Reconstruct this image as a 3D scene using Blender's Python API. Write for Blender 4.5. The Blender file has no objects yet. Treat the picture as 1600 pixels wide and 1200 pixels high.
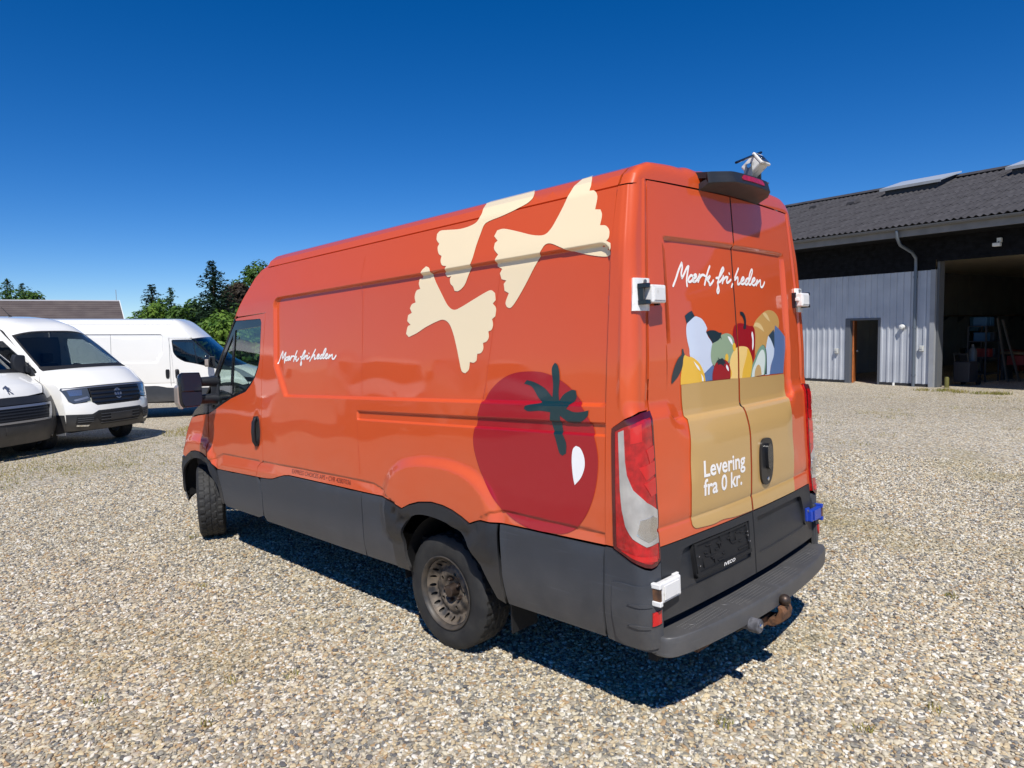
import bpy, bmesh, math, random
import numpy as np
from mathutils import Vector, Matrix
from mathutils.geometry import delaunay_2d_cdt
random.seed(7); np.random.seed(7)
R = math.radians
SC = bpy.context.scene
COL = SC.collection

# ---------------------------------------------------------------- camera, sky, sun, exposure
cam_d = bpy.data.cameras.new('camera'); cam = bpy.data.objects.new('camera', cam_d); COL.objects.link(cam)
_r, _u, _f = Vector((.6950,-.7187,-.0195)), Vector((.0690,.0397,.9968)), Vector((.7157,.6942,-.0772))
_f.normalize(); _r = (_r - _f*_r.dot(_f)).normalized(); _u = _r.cross(_f)
cam.matrix_world = Matrix(((_r.x,_u.x,-_f.x,-3.609),(_r.y,_u.y,-_f.y,-3.156),(_r.z,_u.z,-_f.z,1.905),(0,0,0,1)))
cam_d.sensor_width = 36; cam_d.lens = 1105.83/1600*36; cam_d.clip_start = .05; cam_d.clip_end = 3000
SC.camera = cam
LIGHT = Vector((.535,.52,-1)).normalized()
w = bpy.data.worlds.new('World'); SC.world = w; w.use_nodes = True
nt = w.node_tree; nt.nodes.clear()
sky = nt.nodes.new('ShaderNodeTexSky'); sky.sky_type = 'NISHITA'; sky.sun_disc = False
sky.sun_elevation = math.asin(-LIGHT.z); sky.sun_rotation = math.atan2(-LIGHT.x, -LIGHT.y) % (2*math.pi)
sky.altitude = 0; sky.air_density = .72; sky.dust_density = 0; sky.ozone_density = 6.0
bg = nt.nodes.new('ShaderNodeBackground'); bg.inputs['Strength'].default_value = .110
wo = nt.nodes.new('ShaderNodeOutputWorld')
hs = nt.nodes.new('ShaderNodeHueSaturation'); hs.inputs['Saturation'].default_value = 1.31; hs.inputs['Hue'].default_value = .508     # the camera's vivid rendering of a clear sky
nt.links.new(sky.outputs[0], hs.inputs['Color']); nt.links.new(hs.outputs[0], bg.inputs[0]); nt.links.new(bg.outputs[0], wo.inputs[0])
sd = bpy.data.lights.new('sun', 'SUN'); sd.energy = 4.9; sd.angle = R(.53); sd.color = (1,.965,.905)
sun = bpy.data.objects.new('sun', sd); COL.objects.link(sun); sun.rotation_euler = LIGHT.to_track_quat('-Z','Y').to_euler(); sun.location = (-20,-20,40)
vs = SC.view_settings; vs.view_transform = 'Standard'; vs.look = 'None'; vs.exposure = 0; vs.gamma = 1; vs.use_curve_mapping = False

# ---------------------------------------------------------------- materials
def lin(c):
    return tuple(((v/255)/12.92 if v/255 <= .04045 else ((v/255+.055)/1.055)**2.4) for v in c) + (1,)
MATS = {}
def mat(name, col, rough=.5, metal=0, coat=0, coat_rough=.03, var=0, vscale=3, bump=0, bscale=40, rvar=0, spec=.5, trans=0, ior=1.45, col2=None, mix=(.35,.65), detail=5, emit=0):
    """principled material; var/col2 = noise variation of the colour, bump = fine relief, rvar = gloss variation"""
    if name in MATS: return MATS[name]
    m = bpy.data.materials.new(name); m.use_nodes = True; n = m.node_tree; N = n.nodes; L = n.links
    b = N['Principled BSDF']; b.inputs['Roughness'].default_value = rough; b.inputs['Metallic'].default_value = metal
    b.inputs['Coat Weight'].default_value = coat; b.inputs['Coat Roughness'].default_value = coat_rough
    b.inputs['Specular IOR Level'].default_value = spec; b.inputs['IOR'].default_value = ior; b.inputs['Transmission Weight'].default_value = trans
    c = tuple(col[:3]) + (1,); b.inputs['Base Color'].default_value = c
    if emit: b.inputs['Emission Color'].default_value = c; b.inputs['Emission Strength'].default_value = emit
    if var or col2 or rvar or bump:
        tc = N.new('ShaderNodeTexCoord'); no = N.new('ShaderNodeTexNoise'); no.inputs['Scale'].default_value = vscale; no.inputs['Detail'].default_value = detail
        L.new(tc.outputs['Object'], no.inputs['Vector'])
        if var or col2:
            rp = N.new('ShaderNodeValToRGB'); rp.color_ramp.elements[0].position, rp.color_ramp.elements[1].position = mix
            a = col2 if col2 else tuple(max(0, v*(1-var)) for v in c[:3]); d = c if col2 else tuple(v*(1+var) for v in c[:3])
            rp.color_ramp.elements[0].color = tuple(a[:3]) + (1,); rp.color_ramp.elements[1].color = tuple(d[:3]) + (1,)
            L.new(no.outputs[0], rp.inputs[0]); L.new(rp.outputs[0], b.inputs['Base Color'])
        if rvar:
            mr = N.new('ShaderNodeMapRange'); mr.inputs[3].default_value = max(.02, rough-rvar); mr.inputs[4].default_value = rough+rvar
            L.new(no.outputs[0], mr.inputs[0]); L.new(mr.outputs[0], b.inputs['Roughness'])
        if bump:
            n2 = N.new('ShaderNodeTexNoise'); n2.inputs['Scale'].default_value = bscale; n2.inputs['Detail'].default_value = 4
            L.new(tc.outputs['Object'], n2.inputs['Vector']); bp = N.new('ShaderNodeBump'); bp.inputs['Strength'].default_value = bump; bp.inputs['Distance'].default_value = .01
            L.new(n2.outputs[0], bp.inputs['Height']); L.new(bp.outputs[0], b.inputs['Normal'])
    MATS[name] = m; return m
def paint(name, col, dust=(.42,.36,.28), dusty=.25):
    """car paint under clear coat; road dust settles low on the panels and in blotches"""
    if name in MATS: return MATS[name]
    m = bpy.data.materials.new(name); m.use_nodes = True; N = m.node_tree.nodes; L = m.node_tree.links
    b = N['Principled BSDF']; b.inputs['Coat Weight'].default_value = 1.0; b.inputs['Coat IOR'].default_value = 1.5; b.inputs['Coat Roughness'].default_value = .035
    b.inputs['Roughness'].default_value = .45; b.inputs['Specular IOR Level'].default_value = .35
    tc = N.new('ShaderNodeTexCoord'); no = N.new('ShaderNodeTexNoise'); no.inputs['Scale'].default_value = 2.2; no.inputs['Detail'].default_value = 8; no.inputs['Roughness'].default_value = .65
    L.new(tc.outputs['Object'], no.inputs['Vector'])
    sp = N.new('ShaderNodeSeparateXYZ'); L.new(tc.outputs['Object'], sp.inputs[0])
    mr = N.new('ShaderNodeMapRange'); mr.inputs[1].default_value = 1.3; mr.inputs[2].default_value = .6; mr.inputs[3].default_value = .04; mr.inputs[4].default_value = dusty
    L.new(sp.outputs[2], mr.inputs[0])
    mu = N.new('ShaderNodeMath'); mu.operation = 'MULTIPLY'; L.new(no.outputs[0], mu.inputs[0]); L.new(mr.outputs[0], mu.inputs[1])
    mx = N.new('ShaderNodeMix'); mx.data_type = 'RGBA'; mx.inputs[6].default_value = tuple(col[:3])+(1,); mx.inputs[7].default_value = tuple(dust)+(1,)
    L.new(mu.outputs[0], mx.inputs[0]); L.new(mx.outputs[2], b.inputs['Base Color'])
    r2 = N.new('ShaderNodeMapRange'); r2.inputs[3].default_value = .0; r2.inputs[4].default_value = .045; L.new(no.outputs[0], r2.inputs[0]); L.new(r2.outputs[0], b.inputs['Coat Roughness'])
    n2 = N.new('ShaderNodeTexNoise'); n2.inputs['Scale'].default_value = 260; L.new(tc.outputs['Object'], n2.inputs['Vector'])
    bp = N.new('ShaderNodeBump'); bp.inputs['Strength'].default_value = .006; bp.inputs['Distance'].default_value = .004
    L.new(n2.outputs[0], bp.inputs['Height']); L.new(bp.outputs[0], b.inputs['Coat Normal'])
    MATS[name] = m; return m
def plastic(name, col, col2, rough=.5, dust=.30):
    """moulded trim: grained, scuffed, with road dust gathering towards the ground"""
    if name in MATS: return MATS[name]
    m = bpy.data.materials.new(name); m.use_nodes = True; N = m.node_tree.nodes; L = m.node_tree.links; b = N['Principled BSDF']; b.inputs['Specular IOR Level'].default_value = .45
    tc = N.new('ShaderNodeTexCoord'); no = N.new('ShaderNodeTexNoise'); no.inputs['Scale'].default_value = 5; no.inputs['Detail'].default_value = 8; no.inputs['Roughness'].default_value = .7; L.new(tc.outputs['Object'], no.inputs['Vector'])
    mx = N.new('ShaderNodeMix'); mx.data_type = 'RGBA'; mx.inputs[6].default_value = tuple(col2[:3])+(1,); mx.inputs[7].default_value = tuple(col[:3])+(1,); L.new(no.outputs[0], mx.inputs[0])
    # long horizontal scuffs
    mp = N.new('ShaderNodeMapping'); mp.inputs['Scale'].default_value = (6,2.5,55); L.new(tc.outputs['Object'], mp.inputs[0]); ns = N.new('ShaderNodeTexNoise'); ns.inputs['Scale'].default_value = 1.3; ns.inputs['Detail'].default_value = 5; L.new(mp.outputs[0], ns.inputs['Vector'])
    sr = N.new('ShaderNodeMapRange'); sr.inputs[1].default_value = .62; sr.inputs[2].default_value = .80; sr.inputs[4].default_value = .35; L.new(ns.outputs[0], sr.inputs[0])
    m2 = N.new('ShaderNodeMix'); m2.data_type = 'RGBA'; m2.inputs[7].default_value = tuple(min(1,v*2.2) for v in col[:3])+(1,); L.new(sr.outputs[0], m2.inputs[0]); L.new(mx.outputs[2], m2.inputs[6])
    sp = N.new('ShaderNodeSeparateXYZ'); L.new(tc.outputs['Object'], sp.inputs[0]); mr = N.new('ShaderNodeMapRange'); mr.inputs[1].default_value = .72; mr.inputs[2].default_value = .40; mr.inputs[3].default_value = .02; mr.inputs[4].default_value = dust; L.new(sp.outputs[2], mr.inputs[0])
    mu = N.new('ShaderNodeMath'); mu.operation = 'MULTIPLY'; L.new(mr.outputs[0], mu.inputs[0]); L.new(no.outputs[0], mu.inputs[1])
    m3 = N.new('ShaderNodeMix'); m3.data_type = 'RGBA'; m3.inputs[7].default_value = (.34,.29,.22,1); L.new(mu.outputs[0], m3.inputs[0]); L.new(m2.outputs[2], m3.inputs[6]); L.new(m3.outputs[2], b.inputs['Base Color'])
    r = N.new('ShaderNodeMapRange'); r.inputs[3].default_value = rough-.1; r.inputs[4].default_value = rough+.15; L.new(no.outputs[0], r.inputs[0]); L.new(r.outputs[0], b.inputs['Roughness'])
    n2 = N.new('ShaderNodeTexNoise'); n2.inputs['Scale'].default_value = 320; L.new(tc.outputs['Object'], n2.inputs['Vector']); bp = N.new('ShaderNodeBump'); bp.inputs['Strength'].default_value = .08; bp.inputs['Distance'].default_value = .005; L.new(n2.outputs[0], bp.inputs['Height']); L.new(bp.outputs[0], b.inputs['Normal'])
    MATS[name] = m; return m
def glass(name, tint=(.75,.86,.82), gloss=.12):
    """thin car glass: mostly see-through with a mirror-like sheen that grows at grazing angles"""
    if name in MATS: return MATS[name]
    m = bpy.data.materials.new(name); m.use_nodes = True; N = m.node_tree.nodes; L = m.node_tree.links; N.clear()
    o = N.new('ShaderNodeOutputMaterial'); t = N.new('ShaderNodeBsdfTransparent'); t.inputs[0].default_value = tuple(tint)+(1,)
    g = N.new('ShaderNodeBsdfGlossy'); g.inputs['Roughness'].default_value = .01; g.inputs[0].default_value = (.9,.93,.95,1)
    lw = N.new('ShaderNodeLayerWeight'); fr = N.new('ShaderNodeMath'); fr.operation = 'POWER'; fr.inputs[1].default_value = 4.0; L.new(lw.outputs['Facing'], fr.inputs[0])
    mr = N.new('ShaderNodeMapRange'); mr.inputs[3].default_value = gloss; mr.inputs[4].default_value = .9; L.new(fr.outputs[0], mr.inputs[0])
    mx = N.new('ShaderNodeMixShader'); L.new(mr.outputs[0], mx.inputs[0]); L.new(t.outputs[0], mx.inputs[1]); L.new(g.outputs[0], mx.inputs[2]); L.new(mx.outputs[0], o.inputs[0])
    MATS[name] = m; return m

# ---------------------------------------------------------------- object helpers
def empty(name, loc=(0,0,0), rot=(0,0,0), label=None, cat=None, group=None, size=.2):
    o = bpy.data.objects.new(name, None); COL.objects.link(o); o.location = loc; o.rotation_euler = rot; o.empty_display_size = size
    tag(o, label, cat, group); return o
def tag(o, label=None, cat=None, group=None, kind=None):
    if label: o['label'] = label
    if cat: o['category'] = cat
    if group: o['group'] = group
    if kind: o['kind'] = kind
    return o
def link(name, me, m, parent=None):
    o = bpy.data.objects.new(name, me); COL.objects.link(o)
    if m is not None and not me.materials: me.materials.append(m)
    if parent is not None: o.parent = parent
    return o
class MB:
    """collects primitives into one mesh"""
    def __init__(s): s.v = []; s.f = []
    def add(s, vs, fs):
        k = len(s.v); s.v += [tuple(map(float, p)) for p in vs]; s.f += [tuple(i+k for i in f) for f in fs]; return s
    def box(s, a, b, M=None):
        (x0,y0,z0),(x1,y1,z1) = a, b
        vs = [(x0,y0,z0),(x1,y0,z0),(x1,y1,z0),(x0,y1,z0),(x0,y0,z1),(x1,y0,z1),(x1,y1,z1),(x0,y1,z1)]
        if M is not None: vs = [M @ Vector(p) for p in vs]
        return s.add(vs, [(0,3,2,1),(4,5,6,7),(0,1,5,4),(1,2,6,5),(2,3,7,6),(3,0,4,7)])
    def tube(s, pts, r, n=10, cap=True):
        P = [Vector(p) for p in pts]; rr = r if isinstance(r, (list,tuple)) else [r]*len(P)
        rings = []; up = None
        for i, p in enumerate(P):
            d = (P[min(i+1,len(P)-1)] - P[max(i-1,0)]).normalized()
            if up is None: up = Vector((0,0,1)) if abs(d.z) < .9 else Vector((1,0,0))
            a = d.cross(up).normalized(); up = a.cross(d).normalized()
            rings.append([p + (a*math.cos(2*math.pi*k/n) + up*math.sin(2*math.pi*k/n))*rr[i] for k in range(n)])
        vs = [q for g in rings for q in g]; fs = []
        for i in range(len(P)-1):
            for k in range(n): fs.append((i*n+k, i*n+(k+1)%n, (i+1)*n+(k+1)%n, (i+1)*n+k))
        if cap: fs.append(tuple(reversed(range(n)))); fs.append(tuple((len(P)-1)*n+k for k in range(n)))
        return s.add(vs, fs)
    def lathe(s, prof, n=32, axis='x', c=(0,0,0), cap=False):
        """prof = [(along axis, radius)]"""
        vs = []
        for a, r in prof:
            for k in range(n):
                t = 2*math.pi*k/n; p, q = r*math.cos(t), r*math.sin(t)
                vs.append({'x':(a,p,q),'y':(q,a,p),'z':(p,q,a)}[axis])
        vs = [(x+c[0],y+c[1],z+c[2]) for x,y,z in vs]; fs = []
        for i in range(len(prof)-1):
            for k in range(n): fs.append((i*n+k, i*n+(k+1)%n, (i+1)*n+(k+1)%n, (i+1)*n+k))
        if cap: fs.append(tuple(reversed(range(n)))); fs.append(tuple((len(prof)-1)*n+k for k in range(n)))
        return s.add(vs, fs)
    def prism(s, poly, h0, h1, f):
        """poly = 2D outline, f(u,v,h) -> point"""
        n = len(poly); vs = [f(u,v,h0) for u,v in poly] + [f(u,v,h1) for u,v in poly]
        return s.add(vs, [tuple(reversed(range(n))), tuple(range(n,2*n))] + [(i,(i+1)%n,n+(i+1)%n,n+i) for i in range(n)])
    def mesh(s, name, smooth=None, bevel=0, seg=2):
        me = bpy.data.meshes.new(name); me.from_pydata(s.v, [], s.f)
        bm = bmesh.new(); bm.from_mesh(me); bmesh.ops.recalc_face_normals(bm, faces=bm.faces)
        if bevel: 
            es = [e for e in bm.edges if len(e.link_faces) == 2 and e.calc_face_angle(0) > .6]
            bmesh.ops.bevel(bm, geom=es, offset=bevel, segments=seg, affect='EDGES', clamp_overlap=True, profile=.5)
        bm.to_mesh(me); bm.free(); me.update()
        if smooth is not None:
            me.polygons.foreach_set('use_smooth', [True]*len(me.polygons))
            try: me.set_sharp_from_angle(angle=R(smooth))
            except Exception: pass
        return me
    def build(s, name, m, parent=None, smooth=None, bevel=0, seg=2):
        return link(name, s.mesh(name, smooth, bevel, seg), m, parent)

def curve_pts(pts, closed=True, sub=5, corner=52):
    """Catmull-Rom through pts; sharp turns stay corners"""
    P = [np.array(p, float) for p in pts]; n = len(P); out = []
    def is_c(i):
        if not closed and i in (0, n-1): return True
        a = P[i]-P[i-1]; b = P[(i+1)%n]-P[i]
        c = np.dot(a,b)/(np.linalg.norm(a)*np.linalg.norm(b)+1e-9)
        return math.degrees(math.acos(max(-1,min(1,c)))) > corner
    for i in range(n if closed else n-1):
        p1, p2 = P[i], P[(i+1)%n]
        p0 = P[i-1] if (closed or i > 0) else p1; p3 = P[(i+2)%n] if (closed or i+2 < n) else p2
        if is_c(i): p0 = 2*p1-p2 if not is_c((i+1)%n) else p1
        if is_c((i+1)%n): p3 = 2*p2-p1 if not is_c(i) else p2
        for k in range(sub):
            t = k/sub
            if is_c(i) and is_c((i+1)%n): out.append(p1+(p2-p1)*t); continue
            out.append(.5*((2*p1)+(-p0+p2)*t+(2*p0-5*p1+4*p2-p3)*t*t+(-p0+3*p1-3*p2+p3)*t**3))
    if not closed: out.append(P[-1])
    return [tuple(map(float,p)) for p in out]
def densify(lp, step):
    out = []
    for i in range(len(lp)):
        a, b = lp[i], lp[(i+1)%len(lp)]; k = max(1, int(math.ceil(math.hypot((b[0]-a[0])/step[0], (b[1]-a[1])/step[1]))))
        out += [(a[0]+(b[0]-a[0])*j/k, a[1]+(b[1]-a[1])*j/k) for j in range(k)]
    return out
def cross_cuts(lp, gu, gv):
    """adds a point wherever the outline crosses one of the extra grid lines"""
    gu = np.asarray(gu, float); gv = np.asarray(gv, float); out = []
    for i in range(len(lp)):
        a, b = lp[i], lp[(i+1)%len(lp)]; out.append(a); ts = []
        for ax, g in ((0,gu),(1,gv)):
            d = b[ax]-a[ax]
            if len(g) and abs(d) > 1e-9: t = (g-a[ax])/d; ts += [float(q) for q in t[(t > .05) & (t < .95)]]
        last = 0
        for t in sorted(ts):
            if t-last > .02: out.append((a[0]+(b[0]-a[0])*t, a[1]+(b[1]-a[1])*t)); last = t
    return out
def inset(lp, g):
    """moves an outline inwards by g"""
    if not g: return lp
    A = sum(lp[i][0]*lp[(i+1)%len(lp)][1]-lp[(i+1)%len(lp)][0]*lp[i][1] for i in range(len(lp)))
    sgn = 1 if A > 0 else -1; out = []; n = len(lp)
    for i in range(n):
        p0, p1, p2 = np.array(lp[i-1]), np.array(lp[i]), np.array(lp[(i+1)%n])
        a = p1-p0; b = p2-p1; la, lb = np.linalg.norm(a), np.linalg.norm(b)
        if la < 1e-7 or lb < 1e-7: out.append(tuple(p1)); continue
        na = np.array((-a[1],a[0]))/la*sgn; nb = np.array((-b[1],b[0]))/lb*sgn
        m = na+nb; q = max(.35, 1+np.dot(na,nb)); out.append(tuple(p1 + m/q*g))
    return out
def inside(U, V, loops):
    r = np.zeros(U.shape, bool)
    for lp in loops:
        for i in range(len(lp)):
            (x0,y0),(x1,y1) = lp[i], lp[(i+1)%len(lp)]
            if y0 == y1: continue
            c = ((y0 > V) != (y1 > V)) & (U < (x1-x0)*(V-y0)/(y1-y0)+x0); r ^= c
    return r
def clip_half(poly, axis, val, keep_less):
    out = []; n = len(poly)
    for i in range(n):
        a, b = poly[i], poly[(i+1)%n]; ia = (a[axis] <= val) == keep_less; ib = (b[axis] <= val) == keep_less
        if ia: out.append(a)
        if ia != ib:
            t = (val-a[axis])/(b[axis]-a[axis]); out.append((a[0]+(b[0]-a[0])*t, a[1]+(b[1]-a[1])*t))
    return out
def sheet(name, loops, fm, m, parent, step=(.06,.06), gu=(), gv=(), off=0., rim=.012, gap=0., eps=8e-4, center=(0,2.4,1.3), out=None):
    """a skin cut to an outline (with holes) and laid on the surface fm(u,v), with its folded edge"""
    if isinstance(loops[0][0], (int,float)): loops = [loops]
    L = [densify(inset(lp, gap if i == 0 else -gap), step) for i, lp in enumerate(loops)]
    L = [cross_cuts(l, gu, gv) for l in L]
    lo = np.min(np.array(L[0]),0); hi = np.max(np.array(L[0]),0)
    us = np.unique(np.round(np.concatenate([np.arange(lo[0]+step[0]/2, hi[0], step[0]), [g for g in gu if lo[0] < g < hi[0]]]), 5))
    vv = np.unique(np.round(np.concatenate([np.arange(lo[1]+step[1]/2, hi[1], step[1]), [g for g in gv if lo[1] < g < hi[1]]]), 5))
    if len(us) and len(vv):
        U, V = np.meshgrid(us, vv); U = U.ravel(); V = V.ravel(); k = inside(U, V, L); U = U[k]; V = V[k]
    else: U = V = np.zeros(0)
    B = np.array([p for l in L for p in l])
    if len(U):
        keep = np.ones(len(U), bool); dm = .10
        for i in range(0, len(U), 2000):
            d = np.min(((U[i:i+2000,None]-B[None,:,0])/step[0])**2 + ((V[i:i+2000,None]-B[None,:,1])/step[1])**2, axis=1); keep[i:i+2000] = d > dm*dm
        U = U[keep]; V = V[keep]
    vs = [Vector(p) for p in B] + [Vector(p) for p in zip(U, V)]
    es = []; k = 0
    for l in L:
        es += [(k+i, k+(i+1)%len(l)) for i in range(len(l))]; k += len(l)
    ov, oe, of, *_ = delaunay_2d_cdt(vs, es, [], 0, 1e-6)
    q = np.array([(v[0],v[1]) for v in ov]); tri = np.array([f for f in of if len(f) == 3])
    cen = q[tri].mean(axis=1); tri = tri[inside(cen[:,0], cen[:,1], L)]
    def ev(a): return np.stack([np.asarray(c, float)+np.zeros(len(a)) for c in fm(a[:,0], a[:,1])], 1)
    P = ev(q); h = np.array([eps,0]); g = np.array([0,eps])
    N = np.cross(ev(q+h)-ev(q-h), ev(q+g)-ev(q-g)); nl = np.linalg.norm(N,axis=1,keepdims=True); N = N/np.maximum(nl,1e-12)
    ref = np.array(out) if out is not None else P-np.array(center)
    if (N*ref).sum() < 0: N = -N
    P = P + N*off
    a = P[tri]; fn = np.cross(a[:,1]-a[:,0], a[:,2]-a[:,0]); flip = (fn*N[tri].mean(axis=1)).sum(1) < 0
    tri[flip] = tri[flip][:,[0,2,1]]
    V3 = [tuple(p) for p in P]; NN = [tuple(p) for p in N]; F = [tuple(int(i) for i in t) for t in tri]
    if rim:
        cnt = {}
        for t in F:
            for i in range(3): e = (t[i], t[(i+1)%3]); cnt[e] = 1
        bd = [e for e in cnt if (e[1],e[0]) not in cnt]
        nb = {}
        for i0,i1 in bd:
            tn = np.cross(P[i1]-P[i0], N[i0]); tn = tn/(np.linalg.norm(tn)+1e-12); nb.setdefault(i0,[]).append(tn); nb.setdefault(i1,[]).append(tn)
        idx = {}
        for i, l in nb.items():
            s = np.sum(l,0); s = s/(np.linalg.norm(s)+1e-12); idx[i] = len(V3)
            V3.append(tuple(P[i])); NN.append(tuple(s)); V3.append(tuple(P[i]-N[i]*rim)); NN.append(tuple(s))
        for i0,i1 in bd: F.append((idx[i0], idx[i0]+1, idx[i1]+1, idx[i1]))
    me = bpy.data.meshes.new(name); me.from_pydata(V3, [], F); me.update()
    me.polygons.foreach_set('use_smooth', [True]*len(me.polygons)); me.normals_split_custom_set_from_vertices(NN)
    return link(name, me, m, parent)
def ribbons(strokes, width):
    """outline polygons of pen strokes with round ends"""
    out = []
    for s in strokes:
        p = np.array(curve_pts(s, False, 6, 120)); d = np.gradient(p, axis=0); d /= (np.linalg.norm(d,axis=1,keepdims=True)+1e-9); n = np.stack([-d[:,1],d[:,0]],1)*width/2
        e = d[-1]*width/2; b = -d[0]*width/2
        out.append((p, n, e, b))
    return out
def strokes_mesh(name, strokes, width, fm, m, parent, off=.002, out=None):
    """flat vinyl pen strokes laid on a surface"""
    V = []; F = []
    for p, n, e, b in ribbons(strokes, width):
        k = len(V); pts = [p[0]+b*.9] + list(p) + [p[-1]+e*.9]; nn = [n[0]*.45] + list(n) + [n[-1]*.45]
        for q, g in zip(pts, nn): V += [q+g, q-g]
        F += [(k+2*i, k+2*i+1, k+2*i+3, k+2*i+2) for i in range(len(pts)-1)]
    return lay(name, np.array(V), F, fm, m, parent, off, out)
def lay(name, q, F, fm, m, parent, off, out=None, center=(0,2.4,1.3)):
    ev = lambda a: np.stack([np.asarray(c,float)+np.zeros(len(a)) for c in fm(a[:,0],a[:,1])],1)
    P = ev(q); e = 8e-4; N = np.cross(ev(q+[e,0])-ev(q-[e,0]), ev(q+[0,e])-ev(q-[0,e])); N /= np.maximum(np.linalg.norm(N,axis=1,keepdims=True),1e-12)
    ref = np.array(out) if out is not None else P-np.array(center)
    if (N*ref).sum() < 0: N = -N
    P = P+N*off
    me = bpy.data.meshes.new(name); me.from_pydata([tuple(p) for p in P], [], F)
    me.update(); fl = [pl.index for pl in me.polygons if float(np.dot(np.array(pl.normal), N[pl.vertices[0]])) < 0]
    if fl:
        fl = set(fl); F = [tuple(reversed(f)) if i in fl else f for i, f in enumerate(F)]; me.clear_geometry(); me.from_pydata([tuple(p) for p in P], [], F); me.update()
    me.update(); me.polygons.foreach_set('use_smooth', [True]*len(me.polygons)); me.normals_split_custom_set_from_vertices([tuple(n) for n in N])
    return link(name, me, m, parent)
def text_2d(body, bold=.0, shear=0, space=1):
    """glyph outlines of the built-in font as flat triangles"""
    c = bpy.data.curves.new('lettering', 'FONT'); c.body = body; c.size = 1; c.offset = bold; c.shear = shear; c.space_character = space; c.resolution_u = 3; c.fill_mode = 'FRONT'
    o = bpy.data.objects.new('lettering', c); COL.objects.link(o); dg = bpy.context.evaluated_depsgraph_get()
    me = bpy.data.meshes.new_from_object(o.evaluated_get(dg)); V = np.array([v.co[:2] for v in me.vertices]); F = [tuple(p.vertices) for p in me.polygons]
    bpy.data.objects.remove(o); bpy.data.curves.remove(c); bpy.data.meshes.remove(me); return V, F
def text_on(name, body, fm, origin, eu, ev, m, parent, off=.002, bold=.0, shear=0, space=1, out=None):
    """eu = surface vector of the whole text width, ev = surface vector of one capital height"""
    V, F = text_2d(body, bold, shear, space); lo = V.min(0); cap = .69
    t = (V[:,0]-lo[0])/(V[:,0].max()-lo[0]); s = V[:,1]/cap
    q = np.array(origin)[None] + t[:,None]*np.array(eu)[None] + s[:,None]*np.array(ev)[None]
    return lay(name, q, F, fm, m, parent, off, out)
def copy_tree(o, parent=None, skip=()):
    c = o.copy(); COL.objects.link(c); c.parent = parent
    for ch in list(o.children):
        if ch.name.split('.')[0] not in skip: copy_tree(ch, c, skip)
    return c
# ---------------------------------------------------------------- delivery van surfaces (metres, van frame: y forward, x right, rear at y=0)
def sst(a, b, v):
    t = np.clip((v - a) / (b - a), 0, 1); return t * t * (3 - 2 * t)
PZ = [.36,.42,.55,.85,1.0,1.3,1.5,1.7,2.24,2.51,2.56,2.60,2.625,2.645,2.655,2.66]
PX = [.935,.962,.99,1.0,1.0,.995,.988,.98,.945,.874,.845,.79,.72,.58,.35,0]
def _smooth_prof(z):
    # slightly smoothed profile so that reflections run without kinks
    return sum(np.interp(z + o, PZ, PX) * w for o, w in ((-.05,.15),(-.025,.2),(0,.3),(.025,.2),(.05,.15))) if True else 0
_tt = [2.51]
for _i in range(PZ.index(2.51) + 1, len(PZ)):
    _tt.append(_tt[-1] + math.hypot(PZ[_i]-PZ[_i-1], PX[_i]-PX[_i-1]))
TC = _tt[-1]
def prof(t):
    """t = height up to the roof rail (2.51), then arc length over the shoulder to the centre line -> half width, height"""
    t = np.asarray(t, float)
    zs = np.interp(t, _tt, PZ[PZ.index(2.51):]); xs = np.interp(t, _tt, PX[PZ.index(2.51):])
    k = sst(2.40, 2.49, t)
    xl = _smooth_prof(np.minimum(t, 2.5)) * (1-k) + np.interp(np.minimum(t, 2.51), PZ, PX) * k
    z = np.where(t > 2.51, zs, t); x = np.where(t > 2.51, xs, xl)
    return x, z
def plan(y):
    y = np.asarray(y, float)
    a = 1 - .045*np.maximum(0, (y-3.9)/1.6)**2
    return a - .55*np.maximum(0, (y-5.15)/.8)**2.2
def sd_round(y, z, cy, cz, hy, hz, r):
    qy = np.abs(y-cy)-hy+r; qz = np.abs(z-cz)-hz+r
    return np.hypot(np.maximum(qy,0), np.maximum(qz,0)) + np.minimum(np.maximum(qy,qz),0) - r
SWY = [.0,.2,.85,.948,1.02,1.09,1.725,1.80,1.936,2.05,2.2,3.55,4.3,4.6]
SWZ = [.905,.91,.936,.917,.88,.80,.80,.87,.929,.960,.966,.982,.99,.90]
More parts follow.
